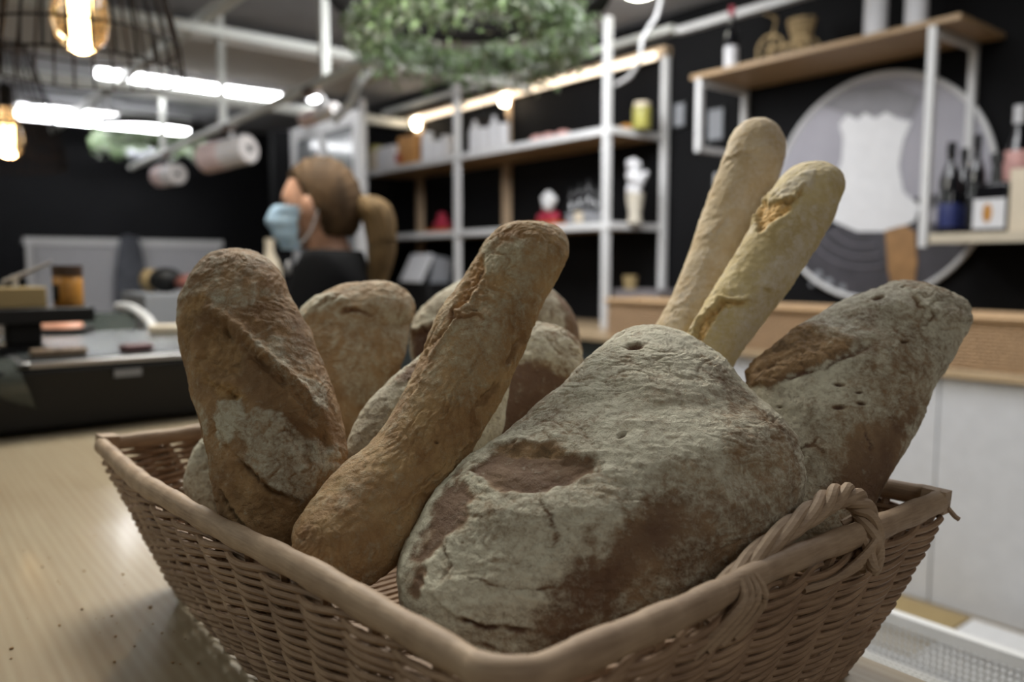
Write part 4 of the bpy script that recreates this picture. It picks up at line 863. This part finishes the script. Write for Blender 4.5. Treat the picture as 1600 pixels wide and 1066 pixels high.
single('orange_wood_box', MB().box((3.46, Ysh(655, 230), Z1), (3.62, Ysh(628, 230), Z1+.26)), mat('honey_wood', (.55, .27, .08), .5, var=.2), 'tall honey-coloured wooden box on the upper shelf', 'box', bevel=.004)
jar_shape(3.5, Ysh(588, 220), Z1, .06, .24, M['cream'], M['yellow'], 'tall_jar', 'tall cream jar with a yellow lid, furthest left on the upper shelf')
for k, (px, h) in enumerate(((668, .24), (683, .17), (698, .20))):
    jar_shape(3.46+.03*k, Ysh(px, 220, 3.46+.03*k), Z1, .05, h, M['label'], M['white'], 'white_jar', ['tallest white jar right of the honey-coloured box', 'lowest white jar right of the honey-coloured box', 'white jar of middle height, nearest the middle post'][k], group='white jars on the upper shelf')
for k, px in enumerate((742, 756, 772, 787)):
    bottle(3.5, Ysh(px, 200), Z1, .042, .30+.01*(k % 2), M['dark_glass'] if k % 2 else M['label'], M['label'], 'white_label_bottle', ['first', 'second', 'third', 'last'][k]+' from the left of four white-labelled bottles on the upper shelf', 'white-labelled bottles on the upper shelf', labr=(.05, .9))
for k, px in enumerate((840, 858, 880)):
    single('seashell', MB().ball((3.5, Ysh(px, 205), Z1+.035), (.05, .055, .0345), 14, 8), M['pink'], ['left', 'middle', 'right'][k]+' one of three low pink packets on the upper shelf', 'packet', 'pink packets on the upper shelf')
jar_shape(3.55, Ysh(1003, 190, 3.55), Z1, .055, .15, M['yellow'], M['cream'], 'pickle_jar', 'jar of yellow pickles with a pale lid, right of the foremost white post')
single('small_packet', MB().ball((3.55, Ysh(978, 195, 3.55), Z1+.022), (.04, .05, .024), 12, 8), M['amber'], 'low amber packet beside the yellow pickle jar', 'packet')
def sweets(px, lab1, lab2, w):
    y = Ysh(px, 340); single('orange_tray', MB().box((3.42, y-w, Z2), (3.6, y+w, Z2+.03)), M['orange'], lab1, 'tray', bevel=.004)
    m = MB()
    for (a, b, c_, r_) in ((0, 0, .03, .06), (-.05, .02, .025, .045), (.05, -.01, .02, .05), (0.01, 0, .09, .04)): m.ball((3.5, y+a, Z2+.03+c_+.01), (r_, r_, r_*.8), 12, 8)
    single('red_bundle', m, M['red'], lab2, 'packet')
sweets(692, 'orange tray on the lower shelf left of the middle post', 'dark red wrapped bundle on the lower shelf left of the middle post', .13)
sweets(858, 'orange tray on the lower shelf behind the tip of the long loaf', 'dark red wrapped bundle with a white bow, on the lower shelf', .14)
yb = Ysh(868, 300); m = MB()
for (a, c_, r_) in ((0, .16, .04), (-.03, .19, .035), (.03, .2, .03), (.0, .22, .03)): m.ball((3.44, yb+a, Z2+c_-.02), (r_, r_, r_), 10, 8)
single('white_bow', m, M['white'], 'white bow on top of the dark red bundle', 'bow')
for k, px in enumerate((893, 906, 920, 932)):
    bottle(3.55, Ysh(px, 310, 3.55), Z2, .035, .24+.02*(k % 3), M['dark_glass'], M['grey'] if k != 1 else M['cream'], 'dark_bottle', ['leftmost', 'second from left', 'third from left', 'rightmost'][k]+' dark bottle on the lower shelf left of the foremost white post', 'dark bottles on the lower shelf')
# white sculpted ornament
c = (3.52, Ysh(992, 340, 3.52)); orn = thing('white_ornament', (c[0], c[1], Z2), 'white coral-like ornament in a pale vase on the lower shelf', 'ornament')
MB().lathe([(0, Z2), (.045, Z2), (.035, Z2+.05), (.05, Z2+.13), (.055, Z2+.17), (0, Z2+.17)], (*c, 0), 18).build('vase', mat('pale_vase', (.5, .46, .38), .6), orn)
m = MB()
for k in range(16):
    a = random.uniform(0, 6.28); r_ = random.uniform(.0, .07); z_ = Z2+random.uniform(.19, .34); R_ = rotm(a, random.uniform(-.8, .8), random.uniform(-.8, .8)); m.ball((c[0]+r_*math.cos(a)*.6, c[1]+r_*math.sin(a), z_), (.022, .030, .045), 10, 8, R_)
m.build('coral', M['label'], orn)
# boxes under the lower shelf
c = onZ(998, 470, .89); y = onX(996, 455, 3.45)[1]
single('storage_box', MB().box((3.42, y-.18, .89), (3.7, y+.17, 1.12)), mat('greyish_pink_box', (.16, .145, .15), .6), 'grey-mauve storage box on the back counter between the two white posts', 'box', bevel=.005)
y = onX(985, 425, 3.5)[1]; single('brown_pot', MB().lathe([(0, 1.12), (.035, 1.12), (.045, 1.20), (0, 1.20)], (3.5, y, 0), 16), M['brown_box'], 'small brown pot on top of the grey-mauve storage box', 'pot')
y = onX(668, 430, 3.4)[1]; rg = thing('cash_printer', (3.4, y, .89), 'dark till printer with a tilted white screen behind the woman', 'printer')
MB().box((3.25, y-.25, .89), (3.6, y+.25, 1.13)).build('housing', M['black'], rg, bevel=.01)
MB().cbox((3.30, y, 1.24), (.02, .30, .24), rotm(0, 0, .5)).build('screen_cover', M['label'], rg, bevel=.003)
MB().cbox((3.40, y-.19, 1.20), (.16, .03, .24), rotm(0, 0, .2)).build('side_plate', M['grey'], rg)
MB().box((3.30, y-.1, 1.12), (3.4, y+.1, 1.17)).build('mount', M['black'], rg)

# white framed glass cabinet (left of the rack)
gc = thing('glass_cabinet', (3.0, 6.0, 0), 'white framed glass cabinet behind the head of the woman', 'cabinet')
ya, yb, yc = onX(463, 300, 2.9)[1], onX(507, 300, 2.9)[1], onX(563, 300, 2.9)[1]; zt_ = onX(463, 203, 2.9)[2]
for y, w in ((ya, .05), (yb, .045), (yc, .055)): MB().box((2.87, y-w, 0), (2.92, y+w, zt_)).build('upright', M['white'], gc, bevel=.004)
MB().box((2.872, yc, zt_-.1), (2.918, ya, zt_)).build('top_rail', M['white'], gc); MB().box((2.872, yc, 1.25), (2.918, ya, 1.33)).build('middle_rail', M['white'], gc)
MB().box((2.89, yc, .02), (2.898, ya, zt_-.1)).build('glass_pane', mat('grey_glass', (.22, .23, .24), .15), gc)

# ------------------------------------------------------------------ wall shelf on the right with its things
ws = thing('wall_shelf', (3.62, 2.1, 1.33), 'wooden wall shelf on white steel frames above the round picture', 'shelf')
ztop = 2.235
MB().box((3.40, 1.43, ztop-.012), (3.84, 2.76, ztop+.012)).build('shelf_board', M['shelf_wood'], ws, bevel=.002)
def wframe(y, z0, nm):
    m = MB(); s = .016
    m.box((3.42-s, y-s, z0), (3.42+s, y+s, ztop-.012)); m.box((3.81-s, y-s, z0+(.0 if z0 > 1.5 else .25)), (3.81+s, y+s, ztop-.012))
    m.box((3.42, y-s, ztop-.045), (3.81, y+s, ztop-.0125)); m.box((3.42, y-s, z0), (3.81, y+s, z0+.03)) if z0 > 1.5 else m.box((3.42, y-s, z0+.02), (3.84, y+s, z0+.045))
    m.build('steel_frame', M['white'], ws, bevel=.002)
wframe(2.71, 1.85, 'a'); wframe(1.54, 1.335, 'b')
ls = thing('wall_shelf', (3.62, 0.9, 1.36), 'lower wall shelf with bottles at the right edge', 'shelf')
MB().box((3.44, .2, 1.36), (3.84, 1.515, 1.384)).build('shelf_board', M['shelf_wood'], ls)
MB().box((3.41, .2, 1.35), (3.44, 1.515, 1.39)).build('edge_rail', mat('pale_shelf_edge', (.5, .44, .34), .5), ls)
# on top board
for k, (px, r_, h_) in enumerate(((1143, .035, .34), (1367, .048, .42), (1430, .045, .42))):
    y = onX(px, 60, 3.55)[1]
    bottle(3.55, y, ztop+.013, r_, h_, M['dark_glass'], M['label'], 'wine_bottle', ['dark white-labelled bottle with red cap, left end of the top wall shelf', 'first dark bottle with a large white label, right of the rattan tricycle', 'second large white-labelled bottle, nearest the right end of the top wall shelf'][k], 'dark white-labelled bottles on the top wall shelf', cap=M['red'] if k == 0 else None, labr=(.05, .62 if k == 0 else .95), neck=.36)
# rattan tricycle ornament
y = onX(1232, 50, 3.58)[1]; rt = thing('rattan_tricycle', (3.58, y, ztop+.013), 'pale rattan tricycle ornament on the top wall shelf', 'ornament')
zb = ztop+.0135
def wheel(yc, xc, r_):
    m = MB(); m.tube([(xc, yc+r_*math.cos(t), zb+r_+.006+r_*math.sin(t)) for t in np.linspace(0, 2*math.pi, 28, endpoint=False)], .006, 6, closed=True)
    for t in np.linspace(0, math.pi, 5)[:-1]: m.tube([(xc, yc-r_*math.cos(t), zb+r_+.006-r_*math.sin(t)), (xc, yc+r_*math.cos(t), zb+r_+.006+r_*math.sin(t))], .003, 5)
    m.ball((xc, yc, zb+r_+.006), (.012, .012, .012), 8, 6); m.build('wheel', M['rattan'], rt)
wheel(y+.10, 3.58, .075); wheel(y-.09, 3.54, .05); wheel(y-.09, 3.62, .05)
m = MB(); m.tube([(3.58, y+.10, zb+.085), (3.58, y+.02, zb+.09), (3.58, y-.09, zb+.06)], .008, 6); m.tube([(3.58, y+.10, zb+.085), (3.58, y+.07, zb+.22), (3.58, y+.10, zb+.25)], .007, 6)
m.tube([(3.53, y+.10, zb+.25), (3.63, y+.10, zb+.25)], .006, 6); m.build('frame', M['rattan'], rt)
m = MB()
for i in range(7):
    r_ = .035+.004*i; m.tube([(3.58+r_*math.cos(t), y-.07+r_*1.1*math.sin(t), zb+.075+.018*i) for t in np.linspace(0, 2*math.pi, 20, endpoint=False)], .006, 6, closed=True)
for k in range(10):
    t = k*.628; m.tube([(3.58+.033*math.cos(t), y-.07+.036*math.sin(t), zb+.065), (3.58+.06*math.cos(t), y-.07+.066*math.sin(t), zb+.195)], .004, 5)
m.build('carrier_basket', M['rattan'], rt)
# lower right shelf bottles
for k, (px, r_, h_, g_, l_) in enumerate(((1484, .042, .38, 'dark_glass', 'blue'), (1504, .036, .36, 'dark_glass', 'blue'), (1524, .034, .40, 'dark_glass', 'black'))):
    y = onX(px, 300, 3.52+.07*(k % 2))[1]; bottle(3.52+.07*(k % 2), y, 1.385, r_, h_, M[g_], M[l_], 'dark_bottle', ['dark bottle with a blue label beside the white frame of the lower wall shelf', 'dark bottle with a blue label, second from the white frame', 'slim black bottle, third from the white frame on the lower wall shelf'][k], 'dark bottles on the lower wall shelf')
y = onX(1556, 300, 3.5)[1]; sqb = thing('square_bottle', (3.5, y, 1.385), 'dark square bottle with a white label bearing a gold figure', 'bottle')
MB().cbox((3.5, y, 1.385+.10), (.11, .13, .20)).build('glass_body', M['dark_glass'], sqb, bevel=.012)
lb_ = MB().box((3.442, y-.058, 1.405), (3.4445, y+.058, 1.52)).build('label', M['label'], sqb)
MB().ball((3.441, y+.005, 1.465), (.002, .018, .038), 14, 8).build('gold_figure', M['amber'], lb_)
MB().lathe([(0, 1.58), (.022, 1.58), (.018, 1.66), (.024, 1.665), (.024, 1.70), (0, 1.70)], (3.5, y, 0), 16).build('neck', M['dark_glass'], sqb)
y = onX(1592, 320, 3.48)[1]; single('cream_carton', MB().box((3.46, y-.05, 1.385), (3.58, y+.03, 1.63)), M['cream'], 'cream carton at the right edge on the lower wall shelf', 'carton', bevel=.003)
bottle(3.68, onX(1592, 200, 3.68)[1], 1.385, .05, .52, M['dark_glass'], M['pink'], 'tall_bottle', 'tall bottle with a pinkish label and silver cap behind the cream carton', labr=(.6, .95), cap=M['label'])

# round wall picture
pic = thing('round_picture', (3.83, 1.96, 1.09), 'large round picture of a white-aproned figure with white rim on the black wall', 'picture')
CY, CZ, RD = 1.962, 1.632, .535
def disc(r, n=72, a0=0, a1=2*math.pi): return [(CY+r*math.cos(t), CZ+r*math.sin(t)) for t in np.linspace(a0, a1, n, endpoint=False)]
MB().prism(disc(RD), 0, 3.815, 3.85).build('board', mat('pic_grey', (.34, .33, .37), .5, var=.12, scale=3), pic)
m = MB(); m.tube([(3.815, *q) for q in disc(RD)], .013, 8, closed=True); m.build('white_rim', M['white'], pic)
def clipd(pts, r=RD-.01):
    o = []
    for (px_, py_) in pts:
        w = onX(px_, py_, 3.813); v = np.array([w[1]-CY, w[2]-CZ]); L_ = np.linalg.norm(v); v = v*min(1, r/L_) if L_ > 0 else v; o.append((CY+v[0], CZ+v[1]))
    return o
low = [(CY+(RD-.012)*math.cos(t), CZ+(RD-.012)*math.sin(t)) for t in np.linspace(math.pi+.36, 2*math.pi-.36, 40)]
low = low[::-1] if False else low
mid = clipd([(1480, 300), (1440, 345), (1395, 360), (1340, 362), (1290, 345), (1240, 350)])
MB().prism(low+mid, 0, 3.8125, 3.8155).build('dark_ground', mat('pic_dark', (.045, .042, .05), .5, var=.3, scale=8), pic)
ap_ = clipd([(1312, 195), (1325, 178), (1340, 188), (1352, 176), (1368, 186), (1385, 175), (1402, 186), (1425, 190), (1412, 220), (1405, 260), (1412, 300), (1438, 322), (1430, 345), (1395, 362), (1340, 362), (1300, 345), (1290, 320), (1316, 250), (1318, 215)])
MB().prism(ap_, 0, 3.8095, 3.8125).build('white_figure', mat('pic_white', (.72, .72, .73), .5), pic)
hd = clipd([(1285, 165), (1330, 135), (1390, 130), (1440, 150), (1425, 185), (1390, 178), (1330, 182)])
MB().prism(hd, 0, 3.8105, 3.8128).build('grey_shape', mat('pic_midgrey', (.20, .195, .21), .5, var=.15, scale=6), pic)
for k, r_ in enumerate((60, 80, 98)):
    m = MB(); a_ = [onX(1350+r_*1.0*math.cos(t), 330+r_*.9*math.sin(t), 3.811) for t in np.linspace(1.25, 2.6, 20)]; m.tube(a_, .006, 5); m.build('bowl_line', mat('pic_line%d' % k, (.13, .12, .14), .5), pic)
MB().prism(clipd([(1384, 360), (1414, 352), (1430, 362), (1434, 410), (1430, 450), (1424, 466), (1398, 466), (1388, 420)], RD-.02), 0, 3.8065, 3.8095).build('wooden_handle', mat('pic_wood', (.30, .16, .06), .5, var=.2), pic)
for k, (a, b, r_) in enumerate(((1278, 430, .024), (1294, 442, .026), (1316, 450, .018), (1268, 445, .012))):
    c = onX(a, b, 3.811); MB().ball(c, (.003, r_, r_), 14, 8).build('white_dot', M['grey'], pic)
# small framed notes on black wall
for k, (a, b, w, h_, lb) in enumerate(((1120, 195, .10, .17, 'small grey framed note seen through the left frame of the wall shelf'), (1064, 180, .07, .13, 'faint dark framed note on the black wall right of the rack'), (1125, 285, .06, .10, 'small pale note on the black wall just left of the taller baguette'))):
    c = onX(a, b, 3.845); t = thing('framed_note', (3.85, c[1], c[2]-h_/2), lb, 'note')
    MB().box((3.832, c[1]-w/2-.012, c[2]-h_/2-.012), (3.85, c[1]+w/2+.012, c[2]+h_/2+.012)).build('frame', M['black'], t)
    MB().box((3.829, c[1]-w/2, c[2]-h_/2), (3.8335, c[1]+w/2, c[2]+h_/2)).build('paper', M['grey'] if k < 2 else M['panel_grey'], t)

# ------------------------------------------------------------------ rail with spotlights
rl = thing('hanging_rail', (1.68, 4.0, 2.1), 'long pale rail hanging from the ceiling with spotlights along it', 'rail')
r0 = onZ(205, 262, 2.1); r1 = onZ(560, 102, 2.1); dr = (r1-r0); dr /= np.linalg.norm(dr)
MB().tube([r0, r1, r1+dr*.27], .024, 8).build('rail_bar', M['grey_beam'], rl)
for px in (255, 348, 507):
    t_ = (px-205)/(560-205); best = min(np.linspace(0, 1.6, 400), key=lambda s_: abs((lambda w: 800+FPX*((w-_C)@_R)/((w-_C)@_F))(r0+(r1-r0)*s_)-px)) ; w = r0+(r1-r0)*best
    MB().box((w[0]-.018, w[1]-.018, w[2]), (w[0]+.018, w[1]+.018, 2.76)).build('hanger', M['grey_beam'], rl)
def spot(pa, pb, d, r, label):
    a = P(*pa, d); b = P(*pb, d*0.97); root = thing('spotlight', tuple(b), label, 'spotlight', 'spotlights under the hanging rail'); ax = (b-a)/np.linalg.norm(b-a)
    m = MB(); m.tube([a, a+ax*.01, (a+b)/2, b-ax*.01, b], np.array([r*.9, r, r, r, r*.9]), 20); m.build('housing', M['pink'] if False else M['roll'], root)
    m = MB(); m.tube([a-ax*.004, a+ax*(np.linalg.norm(b-a)*.45)], r*1.04, 20); m.build('pink_sleeve', mat('pale_pink_shell', (.72, .55, .52), .5), root)
    m = MB(); m.tube([b-ax*.002, b+ax*.004], r*.28, 14); m.build('hub', M['black'], root)
    c = a*.35+b*.65
    t = ((c-r0)@dr); w = r0+dr*t
    m = MB(); m.tube([c, c+np.array([0, 0, .06]), w], .012, 8); m.build('arm', M['white'], root)
    m = MB(); m.tube([w-dr*.05-np.array([0, 0, .02]), w+dr*.05-np.array([0, 0, .02])], .03, 10); m.build('clamp', mat('brown_clamp', (.12, .08, .06), .6), root)
    return root
spot((322, 248), (390, 232), 4.9, .085, 'larger pinkish white spotlight cylinder, right one hanging under the rail')
spot((250, 276), (278, 272), 6.1, .075, 'small pinkish white spotlight cylinder, left and furthest along the rail')
spot((475, 188), (525, 170), 3.9, .035, 'slim pink spotlight cylinder nearest the green wreath')
m = MB(); m.tube(catmull([P(520, 190, 3.2), P(548, 160, 3.2), P(560, 130, 3.2), P(575, 112, 3.3)], 20), .018, 8)
single('cable_arm', m, M['white'], 'white bent cable arm under the rail left of the green wreath', 'cable')

# fluorescent tubes
def tube_lamp(a, b, z, label, h_):
    A_ = onZ(*a, z); B_ = onZ(*b, z); y = (A_[1]+B_[1])/2; t = thing('fluorescent_lamp', ((A_[0]+B_[0])/2, y, z), label, 'lamp', 'fluorescent lamps under the ceiling')
    MB().box((A_[0], y-h_, z-h_), (B_[0], y+h_, z+.0)).build('diffuser', M['tube'], t, bevel=h_*.3)
    MB().box((A_[0]-.02, y-h_, z+.001), (B_[0]+.02, y+h_, z+.04)).build('housing', M['white'], t)
    MB().box(((A_[0]+B_[0])/2-.02, y-.02, z+.04), ((A_[0]+B_[0])/2+.02, y+.02, 2.76)).build('hanger', M['white'], t)
tube_lamp((20, 172), (305, 188), 2.6, 'bright fluorescent lamp at the left, lower and nearer the left edge', .095)
tube_lamp((150, 110), (440, 148), 2.6, 'bright fluorescent lamp partly behind the wire pendant lamp', .042)
c = onZ(490, 153, 2.6); single('small_ceiling_lamp', MB().ball(c, (.05, .05, .03), 14, 8).box((c[0]-.01, c[1]-.01, c[2]+.02), (c[0]+.01, c[1]+.01, 2.76)), M['tube'], 'small round bright lamp right of the fluorescent lamps', 'lamp')
c = onZ(1000, -12, 2.7); cl = thing('ceiling_lamp', (c[0], c[1], 2.7), 'round lit ceiling lamp cut by the top edge above the rack', 'lamp')
MB().ball((c[0], c[1], 2.715), (.10, .10, .045), 20, 10).build('diffuser', M['lamp_white'], cl); MB().lathe([(0, 2.735), (.11, 2.735), (.11, 2.76), (0, 2.76)], (c[0], c[1], 0), 20).build('housing', M['white'], cl)
single('hanging_cable', MB().tube(catmull([onX(1035, -25, 3.1), onX(1028, 20, 3.1), onX(1005, 60, 3.1), onX(1000, 90, 3.12), onX(985, 118, 3.2), onX(963, 132, 3.32)], 30), .011, 8), M['white'], 'loose white cable hanging from the ceiling to the foremost white post', 'cable')

# pendant lamps
def pendant(px, py, d, label, R_=.19):
    c = P(px, py, d); x, y, z = c; t = thing('pendant_lamp', (x, y, z), label, 'lamp', 'wire cage pendant lamps over the counter')
    zb_ = z-.107; zt2 = z+.34; m = MB()
    ringz = [(zb_, R_), (zb_+.055, R_*.97), (zb_+.25, R_*.74), (zt2, R_*.40)]
    for zz, rr_ in ringz: m.tube([(x+rr_*math.cos(a), y+rr_*math.sin(a), zz) for a in np.linspace(0, 2*math.pi, 64, endpoint=False)], .0025, 6, closed=True)
    for k in range(30):
        a = 2*math.pi*k/30; m.tube([(x+r_*math.cos(a), y+r_*math.sin(a), zz) for zz, r_ in ((zb_, R_), (zb_+.055, R_*.97), (zb_+.25, R_*.74), (zt2, R_*.40))], .0028, 5)
    m.build('cage_wires', mat('brown_wire', (.012, .008, .006), .7, spec=.1), t)
    b = MB(); b.lathe([(0.001, -.075), (.024, -.070), (.045, -.045), (.053, -.01), (.049, .03), (.034, .07), (.018, .10), (.016, .12)], (x, y, z), 28); bo = b.build('bulb', M['amber_glass'], t)
    m = MB()
    for k in range(6): a = k*1.047; m.tube([(x+.011*math.cos(a), y+.011*math.sin(a), z-.045), (x+.013*math.cos(a+.3), y+.013*math.sin(a+.3), z+.04)], .0022, 6)
    m.build('filament', M['filament'], bo)
    MB().lathe([(0, .11), (.022, .11), (.022, .19), (.012, .20), (0, .20)], (x, y, z), 18).build('socket', M['black_metal'], t)
    MB().tube([(x, y, z+.195), (x, y, 2.76)], .004, 6).build('cord', M['black'], t)
    m = MB(); m.tube([(x-R_*.4, y, zt2), (x+R_*.4, y, zt2)], .003, 6); m.tube([(x, y-R_*.4, zt2), (x, y+R_*.4, zt2)], .003, 6); m.tube([(x,y,z+.19),(x,y,zt2)], .006, 6); m.build('top_spider', M['black_metal'], t)
    l = bpy.data.lights.new('bulb_light', 'POINT'); l.energy = 0.7; l.color = (1, .66, .35); l.shadow_soft_size = .02; lo = bpy.data.objects.new('bulb_light', l); COL.objects.link(lo); lo.location = (0, 0, -.06); lo.parent = t
pendant(125, 24, 1.6, 'dark wire cage pendant lamp with an amber bulb at the top left')
pendant(12, 215, 3.0, 'second wire cage pendant lamp, further away at the left edge')

# greenery wreaths on hanging hoops
def wreath(c, R_, thick, nleaf, label, seed, hoop=1.0):
    rd = random.Random(seed); x, y, z = c; t = thing('hanging_wreath', c, label, 'wreath', 'green wreaths hanging from black hoops')
    m = MB(); m.tube([(x+R_*hoop*math.cos(a), y+R_*hoop*math.sin(a), z+.06) for a in np.linspace(0, 2*math.pi, 64, endpoint=False)], .040*hoop, 8, closed=True, flat=.35); m.build('hoop', M['black_metal'], t)
    for mt, n_ in (('leaf', nleaf*6//10), ('leaf_grey', nleaf*4//10)):
        V = []; F_ = []
        for k in range(n_):
            a = rd.uniform(0, 2*math.pi); rr_ = R_*.93+rd.gauss(0, thick*.32); zz = z-.045-abs(rd.gauss(0, thick*.65))-.015*math.sin(a*7); p_ = np.array([x+rr_*math.cos(a), y+rr_*math.sin(a), zz])
            u = np.array([rd.gauss(0, 1), rd.gauss(0, 1), rd.gauss(-.7, 1)]); u /= np.linalg.norm(u); w = np.cross(u, (rd.gauss(0, 1), rd.gauss(0, 1), rd.gauss(0, 1))); w /= np.linalg.norm(w)
            L_ = rd.uniform(.022, .045); wd = L_*.22; nn_ = np.cross(u, w)*L_*.08; i = len(V)
            V += [p_, p_+u*L_*.5+w*wd+nn_, p_+u*L_, p_+u*L_*.5-w*wd+nn_]; F_.append((i, i+1, i+2, i+3))
        m = MB(); m.add(V, F_); o = m.build('foliage', M[mt], t, smooth=False); o['kind'] = 'stuff'
    for k in range(3): a = k*2.094+.5; MB().tube([(x+R_*hoop*math.cos(a), y+R_*hoop*math.sin(a), z+.05), (x+R_*.5*math.cos(a), y+R_*.5*math.sin(a), 2.76)], .003, 5).build('hanging_wire', M['black_metal'], t)
wreath((1.70, 2.36, 2.16), .405, .085, 6500, 'large green wreath hanging from a black hoop at the top centre', 3, 1.2)
c = P(235, 212, 7.5); wreath((c[0], c[1], c[2]), .50, .07, 2600, 'second green wreath, far away beneath the fluorescent lamps', 4)
# glassware hanging beneath the far wreath
for k in range(5):
    q = P(205+15*k, 240+4*(k % 2), 7.4); t = thing('hanging_glass', tuple(q), ['leftmost', 'second from left', 'middle', 'second from right', 'rightmost'][k]+' of five clear globes hanging below the far wreath', 'glass globe', 'clear globes below the far wreath')
    MB().ball(q, (.042, .042, .046), 16, 10).build('globe', mat('frosted_globe%d' % k, (.45, .46, .5), .15, alpha=.6), t); MB().tube([q+np.array([0, 0, .05]), (q[0], q[1], 2.76)], .003, 5).build('cord', M['black'], t)
